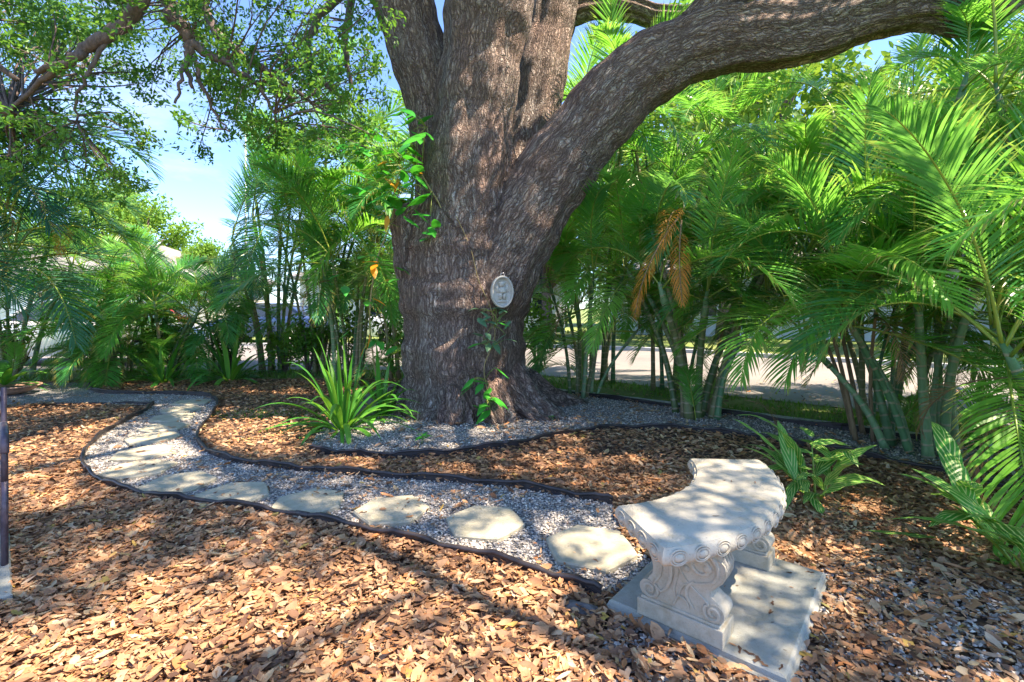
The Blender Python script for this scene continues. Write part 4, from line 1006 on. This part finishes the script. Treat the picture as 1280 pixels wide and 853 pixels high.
palm((7.6, 5.6, 0), 6, (1.8, 3.4), (.35, .9), 26, 'areca palm beyond the right edge palms across the verge', 1.15, 7, cr=.036, shoots=2)
# loose shrubs of the back row
def shrub(x, y, h, wd, mat, label, seed):
    rs = np.random.default_rng(seed); root = empty('leafy_shrub', (x, y, 0), 0, label, 'shrub', 'shrubs of the back row')
    b = MB(); tips = []
    for k in range(9):
        a = k * 2.4; t = Vector((math.cos(a) * wd * rs.uniform(.3, 1), math.sin(a) * wd * .6 * rs.uniform(.3, 1), h * rs.uniform(.6, 1)))
        b.tube([(0, 0, 0), t * .5 + Vector((0, 0, .12 * h)), t], [.014, .009, .004], 5); tips.append(t)
    b.build('stem', M['twig'], root); tp = np.array([list(t) for t in tips]); n_ = 750; w_ = rs.integers(len(tp), size=n_); f = rs.uniform(.45, 1.05, n_)[:, None]
    pos = tp[w_] * f + rs.normal(size=(n_, 3)) * .13; pos[:, 2] = np.abs(pos[:, 2]) + .03
    scatter('foliage', ov, of_, pos, frames(rs.normal(size=(n_, 3)), rs.normal(size=(n_, 3)) * .7 + np.array([0, 0, 1])), rs.uniform(.07, .13, n_), M[mat], rs.random(n_), parent=root)
for k, (x, y, h, wd, mat, lab) in enumerate([(-8.1, 9.35, 1.2, .5, 'tree_far', 'loose green shrub behind the shaggy trunked palm'), (-6.7, 9.4, 1.0, .5, 'tree_dark', 'dark shrub behind the low arching palm'), (-5.6, 9.5, 1.2, .45, 'tree_far', 'green shrub under the blue green palm, back row'), (-4.5, 9.5, .9, .5, 'tree_lime', 'yellow green low shrub in the back row left of the oak lily'), (-3.2, 9.4, 1.3, .5, 'tree_far', 'shrub in the back row just left of the oak trunk'), (-2.3, 9.3, 1.4, .55, 'tree_dark', 'dark shrub directly behind the left edge of the oak trunk'), (.45, 8.7, 1.5, .5, 'tree_far', 'green shrub seen just right of the oak trunk above its root'), (-3.9, 9.2, 1.1, .5, 'tree_far', 'green shrub behind the strap leaved lily'), (-9.6, 9.0, 1.0, .5, 'tree_dark', 'dark shrub in the back row by the far left path end')]):
    shrub(x, y, h, wd, mat, lab, k)

# ------------------------------------------------------------------ strap-leaved lilies, ginger, vines, sprouts
def strap_plant(base, n_, L, Wd, label, seed, name='crinum_lily', cat='plant', group=None):
    rs = random.Random(seed); root = empty(name, base, 0, label, cat, group)
    prof = lambda t: (min(1, .55 + t * 1.5)) * (1 - max(0, (t - .55) / .45) ** 1.8)
    for i in range(n_):
        a = i * 2.4 + rs.uniform(-.3, .3); u = i / n_; el = R(84 - 72 * u + rs.uniform(-10, 10)); l = L * rs.uniform(.65, 1.1)
        d = Vector((math.cos(a) * math.cos(el), math.sin(a) * math.cos(el), math.sin(el))); side = Vector((-math.sin(a), math.cos(a), 0)) + Vector((0, 0, rs.uniform(-.2, .2)))
        b = MB(); b.blade(Vector((math.cos(a), math.sin(a), 0)) * .04 * (1 + u), d, side, l, Wd * rs.uniform(.7, 1.15), 10, droop=rs.uniform(.15, .8) + .4 * u, tipdroop=rs.choice((.2, 1.0, 2.4)), fold=.35, prof=prof)
        b.build('leaf', M['lily'], root)
    return root
strap_plant(gb_(428, 537), 62, 1.0, .055, 'big clump of long arching strap leaves in front of the oak, left of its base', 1)
strap_plant(gb_(476, 520), 34, .85, .052, 'smaller strap leaved clump between the rock and the oak trunk', 2)
strap_plant(gb_(288, 477), 30, 1.2, .08, 'strap leaved clump in the back row, right of the low palms', 3)
strap_plant(gb_(205, 479), 28, 1.05, .08, 'strap leaved clump at the back row under the low arching palm', 4)
def ginger(base, stems, label, seed, Ls=.34, el0=65):
    rs = random.Random(seed); root = empty('shell_ginger', base, 0, label, 'plant')
    for (az, h, n_, lean) in stems:
        d = Vector((math.cos(az) * math.cos(lean), math.sin(az) * math.cos(lean), math.sin(lean)))
        b0 = Vector((math.cos(az), math.sin(az), 0)) * .03; st = MB(); pts = [b0 + d * h * k / 5 + Vector((0, 0, -.06 * (k / 5) ** 2)) for k in range(6)]; st.tube(pts, [.009 - .001 * k for k in range(6)], 7); st.build('stem', M['rachis'], root)
        for j in range(n_):
            t = .35 + .65 * j / max(1, n_ - 1); q = b0 + d * h * t; a = az + (1 if j % 2 else -1) * rs.uniform(.5, 1.5) + (0 if j < n_ - 1 else -.8)
            e = R(rs.uniform(15, 65)); dv = Vector((math.cos(a) * math.cos(e), math.sin(a) * math.cos(e), math.sin(e)))
            b = MB(); b.blade(q, dv, Vector((-math.sin(a), math.cos(a), rs.uniform(-.4, .4))), Ls * rs.uniform(.75, 1.15), Ls * .21, 9, droop=rs.uniform(.25, .8), tipdroop=.5, fold=.22, wave=.12)
            b.build('leaf', M['ginger'], root)
    return root
gx = gb_(1022, 628)
ginger(gx, [(R(80), .42, 6, R(82)), (R(160), .3, 6, R(60)), (R(200), .25, 5, R(45)), (R(20), .34, 5, R(62)), (R(250), .22, 4, R(50)), (R(130), .4, 4, R(70))], 'shell ginger with cream striped leaves just behind the bench', 5, .40)
ginger((2.52, 2.35, 0), [(R(185), .42, 5, R(50)), (R(215), .36, 5, R(42)), (R(150), .45, 5, R(60)), (R(240), .3, 4, R(40))], 'shell ginger with dark striped leaves reaching in from the right edge', 6, .46)
def ovate(root, q, a, e, L, mat, wr=.42, droop=.5, name='leaf', roll=0.0):
    dv = Vector((math.cos(a) * math.cos(e), math.sin(a) * math.cos(e), math.sin(e)))
    b = MB(); b.blade(q, dv, Vector((-math.sin(a), math.cos(a), roll)), L, L * wr, 7, droop=droop, fold=.2, prof=lambda t: math.sin(math.pi * min(1, (t * .98 + .01) ** .62)) ** .95)
    return b.build(name, M[mat], root)
def vine(name, pts, label, seed, leaves, sr=.007, stem='vine_stem', cat='vine', bias=0.0):
    """pts: world polyline; leaves: (t, n, length, spread, mat)"""
    rs = random.Random(seed); base = Vector(pts[0]); root = empty(name, base, 0, label, cat)
    sp = [p - base for p in spline(pts, 6)]; b = MB(); b.tube(sp, [sr * (1 - .5 * k / len(sp)) for k in range(len(sp))], 6); b.build('stem', M[stem], root)
    for (t, n_, L, spr, mat) in leaves:
        q = sp[min(int(t * (len(sp) - 1)), len(sp) - 1)]
        for i in range(n_):
            a = R(rs.uniform(180, 360)); e = R(rs.uniform(-35, 45)); off = Vector((rs.uniform(-1, 1) + bias, rs.uniform(-.9, .1), rs.uniform(-1, 1))) * spr
            pe = MB(); pe.tube([q, q + off * .5 + Vector((0, -.02, .02)), q + off], [.004, .003, .0025], 5); pe.build('petiole', M['rachis'], root)
            ovate(root, q + off, a, e, L * rs.uniform(.75, 1.2), mat if rs.random() > .1 else 'vine', .45, rs.uniform(.3, .9), roll=rs.uniform(-.5, .5))
    return root
D1 = 5.33
vine('climbing_vine', [P(612, 500, D1), P(605, 460, 5.36), P(618, 425, 5.36), P(615, 390, 5.35), P(598, 350, 5.34), P(588, 310, 5.33), P(570, 270, 5.28)], 'vine with grey green and bright leaves climbing the front of the oak under the plaque', 8,
     [(0, 8, .2, .12, 'vine'), (.12, 6, .19, .16, 'vine'), (.3, 8, .17, .16, 'vine_grey'), (.42, 9, .16, .2, 'vine_grey'), (.5, 5, .16, .16, 'vine_grey')])
vine('climbing_vine', [P(556, 300, 5.42), P(552, 262, 5.42), P(535, 232, 5.5), P(522, 205, 5.6), P(520, 175, 5.6), P(535, 158, 5.6)], 'philodendron vine with green and yellow leaves on the left shoulder of the oak', 9,
     [(.12, 4, .22, .14, 'vine'), (.35, 6, .28, .3, 'vine'), (.5, 10, .3, .42, 'vine'), (.62, 12, .3, .5, 'vine'), (.75, 12, .3, .45, 'vine'), (.98, 6, .24, .18, 'vine'), (.6, 4, .24, .25, 'leaf_orange')], .012, bias=-.75)
tv_ = vine('hanging_vine', [P(470, 470, 5.9), P(462, 400, 5.8), P(470, 330, 5.7), P(488, 280, 5.7), P(500, 230, 5.65), P(498, 190, 5.6)], 'tangle of broad green vine leaves with orange ones hanging left of the oak', 10,
     [(.2, 6, .2, .35, 'vine'), (.4, 9, .22, .4, 'vine'), (.6, 9, .22, .42, 'vine'), (.8, 9, .22, .4, 'vine'), (.95, 8, .2, .35, 'vine'), (.7, 3, .2, .2, 'leaf_orange'), (.3, 2, .2, .25, 'leaf_orange')], .012)
for (x, y, D, e) in [(484, 282, 5.4, -80), (467, 345, 5.3, -50), (470, 342, 5.3, -20), (497, 235, 5.4, -75), (462, 430, 5.5, -80), (458, 440, 5.5, -65), (474, 340, 5.3, 10)]:
    ovate(tv_, P(x, y - 12, D) - tv_.location, R(random.uniform(200, 330)), R(e), .19, 'leaf_orange', .4, .3)
def sprout(base, n_, L, label, seed, mat='vine', name='seedling'):
    rs = random.Random(seed); root = empty(name, base, 0, label, 'plant')
    st = MB(); st.tube([(0, 0, 0), (.01, 0, L * .6), (0, .01, L)], [.005, .004, .003], 6); st.build('stem', M['rachis'], root)
    for i in range(n_):
        a = i * 2.4 + rs.random(); ovate(root, Vector((0, 0, L * (.4 + .6 * i / n_))), a, R(rs.uniform(0, 50)), L * rs.uniform(.7, 1.1), mat, .42, .5)
    return root
sprout(gb_(527, 556), 7, .11, 'small bright green seedling at the foot of the oak in the gravel', 1)
sprout(gb_(533, 522), 7, .16, 'green shoots against the left root of the oak', 2)
sprout(gb_(1250, 715), 5, .09, 'tiny yellow green seedling in the leaves at the right edge', 3, 'lily')
sprout(gb_(690, 527), 5, .07, 'tiny green seedling behind the right root of the oak', 4)
sprout(gb_(18, 585), 4, .04, 'tiny weed in the dead leaves near the left edge', 5, 'lily')
# fallen ginger leaf lying on the litter and a pinkish sheath
def fallen(name, x, y, az, L, W, mat, label, cat, z=.085):
    p = G(x, y, z); b = MB(); b.blade((0, 0, 0), (math.cos(az), math.sin(az), .12), (-math.sin(az), math.cos(az), .25), L, W, 10, droop=.12, fold=.25, wave=.1); o = b.build(name, M[mat], loc=p); tag(o, label, cat); return o
fallen('fallen_leaf', 1172, 672, R(168), .36, .085, 'ginger', 'long green striped leaf lying loose on the dead leaves', 'leaf')
fallen('leaf_sheath', 1212, 712, R(150), .16, .05, 'husk', 'dry pinkish leaf sheath lying in the litter at the right', 'leaf sheath', .03)
fallen('fallen_leaf', 548, 592, R(200), .13, .05, 'vine_grey', 'single green leaf lying in the litter behind the path edging', 'leaf', .03)

# ------------------------------------------------------------------ plaque on the trunk
def plaque():
    c = P(628, 365, 5.285); c.y -= .0
    root = empty('wall_plaque', c, R(12), 'oval pale stone plaque with a small figure in relief hanging on the oak', 'plaque')
    Mr = Matrix(((1, 0, 0), (0, 0, -1), (0, 1, 0)))     # disc axis towards -y (viewer)
    def oval(b, rx, rz, prof, n_=36):
        rings = [[b.vert((rx * k_ * math.cos(2 * math.pi * j / n_), -yy, rz * k_ * math.sin(2 * math.pi * j / n_))) for j in range(n_)] for k_, yy in prof]
        for a, q in zip(rings, rings[1:]):
            for j in range(n_): b.face((a[j], a[(j + 1) % n_], q[(j + 1) % n_], q[j]))
        b.face(rings[-1])
    b = MB(); oval(b, .125, .178, [(1, -.06), (1, .012), (.97, .026), (.9, .028), (.86, .018), (.83, .002), (.8, -.010), (.5, -.012), (.02, -.012)]); b.build('oval_frame', M['plaque'], root)
    f = MB()
    def ell(cx, cz, rx, rz, dep, y0=.0):
        rings = []
        for u in range(6):
            a = math.pi / 2 * u / 5; rings.append([f.vert((cx + rx * math.cos(a) * math.cos(2 * math.pi * j / 14), -(-.014 + y0 + dep * 1.5 * math.sin(a)), cz + rz * math.cos(a) * math.sin(2 * math.pi * j / 14))) for j in range(14)])
        for a, q in zip(rings, rings[1:]):
            for j in range(14): f.face((a[j], a[(j + 1) % 14], q[(j + 1) % 14], q[j]))
    ell(-.005, .082, .034, .036, .03); ell(-.03, .1, .016, .016, .02); ell(.022, .1, .016, .016, .02)     # head with curls
    ell(.0, .015, .046, .046, .032); ell(-.055, .03, .024, .045, .014); ell(.055, .035, .024, .045, .014)  # body, side shapes
    ell(-.02, -.045, .024, .042, .03); ell(.022, -.05, .024, .04, .03); ell(.0, -.105, .06, .02, .016); ell(.0, .0, .034, .014, .02, .022)
    f.build('relief_figure', M['plaque'], root)
    h = MB(); h.tube([Vector((.0, .0, .175)) + Vector((.02 * math.cos(t), -.008, .02 * math.sin(t) + .012)) for t in np.linspace(0, 2 * math.pi, 15)], .004, 6); h.build('hook', M['rim'], root)
plaque()

# ------------------------------------------------------------------ rock, wood chunk, left bench, bowl
def rock(x, y, r, label, seed, name='rock', mat='rock', sq=(1, .8, .75), rot=0):
    rs = np.random.default_rng(seed); b = MB(); n1, n2 = 16, 10; ph = rs.random(6) * 6
    for i in range(n2 + 1):
        th = math.pi * i / n2
        for j in range(n1):
            a = 2 * math.pi * j / n1; d = Vector((math.sin(th) * math.cos(a), math.sin(th) * math.sin(a), math.cos(th)))
            rr = r * (1 + .14 * math.sin(d.x * 4 + ph[0]) * math.sin(d.y * 5 + ph[1]) + .09 * math.sin(d.z * 7 + ph[2] + d.x * 5) + .03 * rs.normal())
            b.vert((d.x * rr * sq[0], d.y * rr * sq[1], d.z * rr * sq[2] + r * sq[2] * .6))
    for i in range(n2):
        for j in range(n1): b.face((i * n1 + j, (i + 1) * n1 + j, (i + 1) * n1 + (j + 1) % n1, i * n1 + (j + 1) % n1))
    p = G(x, y); o = b.build(name, M[mat], loc=(p.x, p.y, 0)); o.rotation_euler[2] = rot; sharp(o, 60); tag(o, label, name.replace('_', ' ')); return o
rock(458, 522, .13, 'rough grey rock between the strap leaved clumps beside the oak', 1, sq=(1, .8, 1.35))
rock(728, 769, .045, 'small grey chunk of wood beside the front corner of the bench slab', 2, 'wood_chunk', 'rock', (2, .8, .7), -.4)
rock(668, 700, .012, 'yellowish pebble sized husk on the gravel path near the bench', 3, 'seed_husk', 'husk', (1.4, 1, .7), .3)

def left_bench():
    ang = R(44)   # runs away to the left of the frame
    c = G(16, 757)
    u = Vector((-.73, .68)); v = Vector((-.68, -.73))     # u away from the camera along the visible slab edge, v out of the frame
    def L2(a, b, z=0): q = c.to_2d() + u * a + v * b; return Vector((q.x, q.y, z))
    s_ = MB(); poly = [L2(0, 0).to_2d(), L2(.95, 0).to_2d(), L2(.95, 1.3).to_2d(), L2(0, 1.3).to_2d()]
    s_.prism([p for p in poly], 0, .055, .008); o = s_.build('base_slab', M['slab'], smooth=False); tag(o, 'narrow blue grey concrete slab cut off by the left edge of the photo', 'slab')
    root = empty('iron_bench', L2(.3, .5, .055), 0, 'dark iron lattice garden bench cut off at the left edge of the photo', 'bench')
    O = root.location
    for b0 in (.022, 1.22):
        f = MB()
        for a0 in (.06, .54):
            f.tube([L2(a0 + .3, b0, .055) - O, L2(a0 + .3, b0, .3) - O, L2(a0 + .3, b0, .46) - O], .014, 8)
            f.tube([L2(a0 + .3, b0, .46) - O, L2(a0 + .3, b0, .68 if a0 < .3 else .86) - O], .013, 8)
        f.tube([p - O for p in spline([L2(.33, b0, .60), L2(.35, b0, .67), L2(.5, b0, .69), L2(.7, b0, .67), L2(.86, b0, .66)], 5)], .016, 8)
        f.tube([L2(.36, b0, .44) - O, L2(.84, b0, .44) - O], .012, 8)
        f.build('side_frame', M['iron'], root)
        g_ = MB()
        for k in range(9):
            t = k / 8; g_.tube([L2(.36 + .48 * t, b0, .44) - O, L2(.36 + .48 * max(0, t - .35), b0, .66) - O], .005, 5)
            g_.tube([L2(.36 + .48 * t, b0, .44) - O, L2(.36 + .48 * min(1, t + .35), b0, .66) - O], .005, 5)
            g_.tube([L2(.36 + .48 * t, b0, .12) - O, L2(.36 + .48 * (1 - t), b0, .43) - O], .005, 5)
        g_.build('lattice', M['wood'], root)
    se = MB()
    for k in range(7): a0 = .38 + .065 * k; se.tube([L2(a0, .04, .455) - O, L2(a0, 1.22, .455) - O], .02, 4)
    se.build('seat', M['wood'], root)
    bk = MB()
    for z in (.56, .64, .72, .80): bk.tube([L2(.85, .04, z) - O, L2(.85, 1.22, z) - O], .018, 4)
    bk.tube([L2(.85, .04, .86) - O, L2(.85, .6, .9) - O, L2(.85, 1.22, .86) - O], .016, 8); bk.build('backrest', M['wood'], root)
left_bench()
# shallow bowl with a broad leaved plant at the far left
c = G(14, 494); root = empty('planter_bowl', (c.x, c.y, .012), 0, 'wide shallow brown bowl by the path at the far left', 'planter')
b = MB(); b.lathe((0, 0, 0), [(.1, 0), (.2, .03), (.29, .08), (.33, .12), (.345, .12), (.34, .135), (.32, .135), (.28, .09)], 28); b.build('bowl', M['pot'], root)
b = MB(); b.lathe((0, 0, .085), [(.275, 0), (.2, .015), (.1, .02)], 20); b.build('soil', M['soil'], root)
rs = random.Random(5); pr = empty('potted_plant', (c.x - .1, c.y, .1), 0, 'broad yellow green leaved plant growing in the shallow bowl', 'plant')
for i in range(9):
    a = i * 2.4; ovate(pr, Vector((0, 0, .05)), a, R(rs.uniform(15, 65)), rs.uniform(.5, .8), 'lily', .2, .7)
cr_ = empty('croton_shrub', (G(5, 478).x, 8.6, 0), 0, 'shrub with yellow and green leaves on thin dark stems at the far left edge', 'shrub')
for i in range(9):
    a = rs.uniform(0, 6.28); tp = Vector((math.cos(a) * .45, math.sin(a) * .3, rs.uniform(.8, 1.35))); b = MB(); b.tube([(0, 0, 0), tp * .5 + Vector((0, 0, .1)), tp], [.012, .009, .005], 6); b.build('stem', M['stem_brown'], cr_)
    for j in range(5): ovate(cr_, tp * (.7 + .3 * j / 4), rs.uniform(0, 6.28), R(rs.uniform(-40, 50)), rs.uniform(.2, .32), 'leaf_orange' if rs.random() < .2 else 'lily', .3, .5)

# ------------------------------------------------------------------ background: cars, houses, trees, flagpole
def car(loc, rz, paint, label):
    root = empty('parked_car', loc, rz, label, 'car', 'cars along the street')
    L, Wc = 4.5, 1.78
    xs = [-2.25, -2.2, -1.95, -1.3, -.55, .6, 1.25, 1.9, 2.18, 2.25]
    low = [.38, .28, .22, .22, .22, .22, .22, .22, .28, .38]; hi = [.72, .92, .98, 1.0, .98, .96, .92, .82, .7, .6]; wd = [.72, .82, .88, .89, .89, .89, .89, .86, .78, .66]
    b = MB(); rows = []
    for x, lo, h_, w_ in zip(xs, low, hi, wd):
        rows.append([b.vert((x, sy * ww, z)) for sy, ww, z in ((-1, w_ * .92, lo), (-1, w_, (lo + h_) * .5), (-1, w_ * .96, h_ - .08), (-1, w_ * .8, h_), (1, w_ * .8, h_), (1, w_ * .96, h_ - .08), (1, w_, (lo + h_) * .5), (1, w_ * .92, lo))])
    for a, q in zip(rows, rows[1:]):
        for j in range(8): b.face((a[j], q[j], q[(j + 1) % 8], a[(j + 1) % 8]))
    b.face(rows[0]); b.face(rows[-1][::-1]); sharp(b.build('body', paint, root), 50)
    g_ = MB(); top = [(-1.75, .97), (-1.1, 1.38), (-.3, 1.46), (.35, 1.42), (1.15, .95)]
    r2 = [[g_.vert((x, sy * (.72 if z < 1 else .6), z)) for sy in (-1, 1)] for x, z in top]
    for a, q in zip(r2, r2[1:]): g_.face((a[0], q[0], q[1], a[1]))
    g_.face([r[0] for r in r2][::-1]); g_.face([r[1] for r in r2]); g_.build('windows', M['glass'], root, smooth=False)
    rf = MB(); rf.box((-.38, 0, 1.455), (1.5, 1.16, .05), top=.9)
    for sy in (-1, 1): rf.tube([(-1.1, sy * .61, 1.39), (-1.75, sy * .73, .97)], .03, 6); rf.tube([(.36, sy * .61, 1.42), (1.15, sy * .73, .96)], .03, 6); rf.tube([(-.35, sy * .62, 1.44), (-.3, sy * .75, .97)], .03, 6)
    rf.build('roof', paint, root)
    for x in (-1.4, 1.4):
        for sy in (-1, 1):
            w_ = MB(); Mr = Matrix(((1, 0, 0), (0, 0, sy), (0, -sy, 0)))
            w_.lathe((x, sy * .70, .33), [(.2, 0), (.32, .0), (.335, .03), (.335, .17), (.31, .2), (.22, .2), (.21, .17)], 24, Mr); wh = w_.build('wheel', M['tyre'], root)
            rr = MB(); rr.lathe((x, sy * .86, .33), [(.06, .035), (.05, .04)], 12, Mr)
            for k in range(6):
                a = k * math.pi / 3; rr.tube([(x, sy * .9, .33), (x + .2 * math.cos(a), sy * .89, .33 + .2 * math.sin(a))], .02, 6)
            rr.tube([(x + .205 * math.cos(t), sy * .895, .33 + .205 * math.sin(t)) for t in np.linspace(0, 2 * math.pi, 21)], .014, 6); rr.build('rim', M['rim'], wh)
    for sy in (-1, 1):
        l_ = MB(); l_.box((2.19, sy * .58, .66), (.1, .3, .12)); l_.build('headlight', M['lamp'], root)
    return root
car((-9.6, 11.4, .012), R(3), M['car_white'], 'white car parked at the far left behind the shrubs')
car((-9.4, 18.6, 0), R(178), M['car_blue'], 'blue car across the street behind the low palms')
car((-14.9, 18.4, 0), R(176), M['car_red'], 'red car across the street further left')
car((-3.4, 19.2, 0), R(2), M['car_white'], 'white car across the street behind the tall palms left of the oak')
def house(loc, rz, W_, Dp, hw, wall, label, hr=1.9):
    root = empty('house', loc, rz, label, 'house', 'houses across the street')
    b = MB(); b.box((0, 0, hw / 2), (W_, Dp, hw)); b.build('wall', M[wall], root, smooth=False)
    e = .5; r_ = MB(); x, y = W_ / 2 + e, Dp / 2 + e
    lo = [r_.vert(p) for p in ((-x, -y, hw), (x, -y, hw), (x, y, hw), (-x, y, hw))]; lo2 = [r_.vert(p) for p in ((-x, -y, hw + .18), (x, -y, hw + .18), (x, y, hw + .18), (-x, y, hw + .18))]
    rg = [r_.vert((-x + y, 0, hw + hr)), r_.vert((x - y, 0, hw + hr))]
    r_.face(lo[::-1])
    for j in range(4): r_.face((lo[j], lo[(j + 1) % 4], lo2[(j + 1) % 4], lo2[j]))
    r_.face((lo2[0], lo2[1], rg[1], rg[0])); r_.face((lo2[2], lo2[3], rg[0], rg[1])); r_.face((lo2[1], lo2[2], rg[1])); r_.face((lo2[3], lo2[0], rg[0])); r_.build('roof', M['shingle'], root, smooth=False)
    for k, wx in enumerate(np.linspace(-W_ * .38, W_ * .38, 5)):
        if k == 2:
            d = MB(); d.box((wx, -Dp / 2 - .02, 1.05), (1.0, .08, 2.1)); dd_ = d.build('door', M['trim'], root, smooth=False); h_ = MB(); h_.tube([(wx + .38, -Dp / 2 - .1, .95), (wx + .38, -Dp / 2 - .1, 1.15)], .02, 6); h_.build('handle', M['rim'], dd_)
        else:
            f = MB()
            for dx, dz, sx, sz in ((0, .62, 1.6, .08), (0, -.62, 1.7, .1), (-.76, 0, .08, 1.2), (.76, 0, .08, 1.2), (0, 0, .05, 1.2)): f.box((wx + dx, -Dp / 2 - .03, 1.5 + dz), (sx, .12, sz))
            fr = f.build('window', M['trim'], root, smooth=False); g_ = MB(); g_.box((wx, -Dp / 2 - .005, 1.5), (1.46, .03, 1.18)); g_.build('pane', M['glass'], fr, smooth=False)
    return root
house((-22, 25, 0), R(8), 15, 8, 2.7, 'wall_cream', 'single storey cream house with a grey hipped roof at the far left')
house((-4, 29, 0), R(-4), 14, 8, 2.8, 'white', 'white house across the street behind the palms left of the oak')
house((13, 24, 0), R(-32), 14, 8, 2.9, 'wall_blue', 'pale blue house across the street seen through the right palms')
house((26, 10, 0), R(-55), 14, 8, 2.8, 'wall_cream', 'cream house across the street beyond the palms at the right edge')

def tree_meshes(seed, mat, Hh=9, Rr=4.2, nl=13000, trunk_h=2.2, leaf=.26):
    rs = np.random.default_rng(seed); cl = []
    for _ in range(64):
        a = rs.uniform(0, 6.28); el = rs.uniform(-.75, 1.5); rr = rs.uniform(.55, 1.0); cl.append((np.array([math.cos(a) * math.cos(el) * Rr * rr, math.sin(a) * math.cos(el) * Rr * rr, trunk_h + (Hh - trunk_h) * (.42 + .5 * math.sin(el) * rr)]), rs.uniform(.7, 1.3)))
    w_ = rs.integers(len(cl), size=nl); cc = np.array([c[0] for c in cl])[w_]; rr = np.array([c[1] for c in cl])[w_]
    off = rs.normal(size=(nl, 3)); off /= np.linalg.norm(off, axis=1, keepdims=True); off *= (rs.random(nl) ** .4)[:, None] * rr[:, None]
    pos = cc + off; s_ = rs.uniform(.6, 1.3, nl) * leaf
    me = scatter('crown', ov, of_, pos, frames(rs.normal(size=(nl, 3)), rs.normal(size=(nl, 3)) + np.array([0, 0, 1])), s_, M[mat], rs.random(nl), obj=False)
    b = MB(); b.tube([(0, 0, 0), (.1, 0, trunk_h * .6), (.05, .1, trunk_h * 1.2), (.2, 0, Hh * .75)], [.32, .25, .2, .06], 10)
    for c in cl[::3]: b.tube([(0.05, .05, trunk_h), tuple((c[0] * .5 + np.array([0, 0, trunk_h * .5]))), tuple(c[0])], [.12, .07, .03], 6)
    return me, b.mesh('trunk', M['twig'])
TM = [tree_meshes(1, 'tree_lime'), tree_meshes(2, 'tree_far'), tree_meshes(3, 'tree_dark', 8, 4.5)]
trees = [(-21, 26, .88, 0, 'bright green rounded tree rising above the left palms'), (-15.2, 24, .52, 0, 'small lime green tree in front of the rounded tree at the left'), (-33, 36, .85, 1, 'green tree behind the house at the far left'), (-31, 22, .8, 2, 'dark tree at the far left edge beyond the street'),
 (-12.5, 34, .42, 1, 'low green tree beside the flagpole'), (-3, 40, 1.1, 2, 'dark tree behind the white house, left of the oak trunk'), (4, 38, 1.2, 1, 'green tree directly behind the oak trunk'), (10, 34, 1.3, 0, 'light green tree right of the oak behind the palms'), (17, 31, 1.4, 1, 'wide green tree above the pale blue house'), (22, 22, 1.5, 1, 'dark tree right of the pale blue house'), (30, 17, 1.4, 1, 'green tree behind the right palms near the edge'), (19, 15.5, .8, 0, 'small light tree beyond the street on the right'), (35, 6, 1.4, 2, 'dark tree far right beyond the street'),
 (-42, 44, 1.0, 1, 'distant tree left of the far houses'), (8.5, 19, 1.45, 0, 'small bushy tree on the far verge behind the right palms'), (14.5, 13.5, .95, 0, 'small pale bushy tree on the far verge to the right'), (1.5, 20, .9, 1, 'small bushy tree across the street behind the oak'), (-6.2, 23, .55, 2, 'small dark bushy tree by the white house')]
for i, (x, y, s_, k, lab) in enumerate(trees):
    root = empty('leafy_tree', (x, y, 0), i * 1.3, lab, 'tree', 'trees beyond the street')
    for nm, me in zip(('crown', 'trunk'), TM[k]):
        o = link(bpy.data.objects.new(nm, me), root)
    root.scale = (s_, s_, s_)
fp = P(307, 400, 42); root = empty('flagpole', (fp.x, fp.y, 0), 0, 'thin white flagpole with a dark furled flag against the sky', 'flagpole')
b = MB(); b.tube([(0, 0, 0), (0, 0, 8), (0, 0, 17.0)], [.09, .075, .05], 10); b.build('pole', M['white'], root)
b = MB(); pts = []
for k in range(9):
    z = 11.5 - k * .22; wv = .12 + .32 * math.sin(k / 8 * math.pi) ; pts.append([b.vert((.08, .02 * math.sin(k), z)), b.vert((.08 + wv * .5, .12 * math.sin(k * 1.3), z - .05)), b.vert((.08 + wv, .1 * math.cos(k * 1.5), z - .12))])
for a, q in zip(pts, pts[1:]):
    for j in (0, 1): b.face((a[j], a[j + 1], q[j + 1], q[j]))
fl_ = b.build('flag', M['flag'], root); sol = fl_.modifiers.new('s', 'SOLIDIFY'); sol.thickness = .02
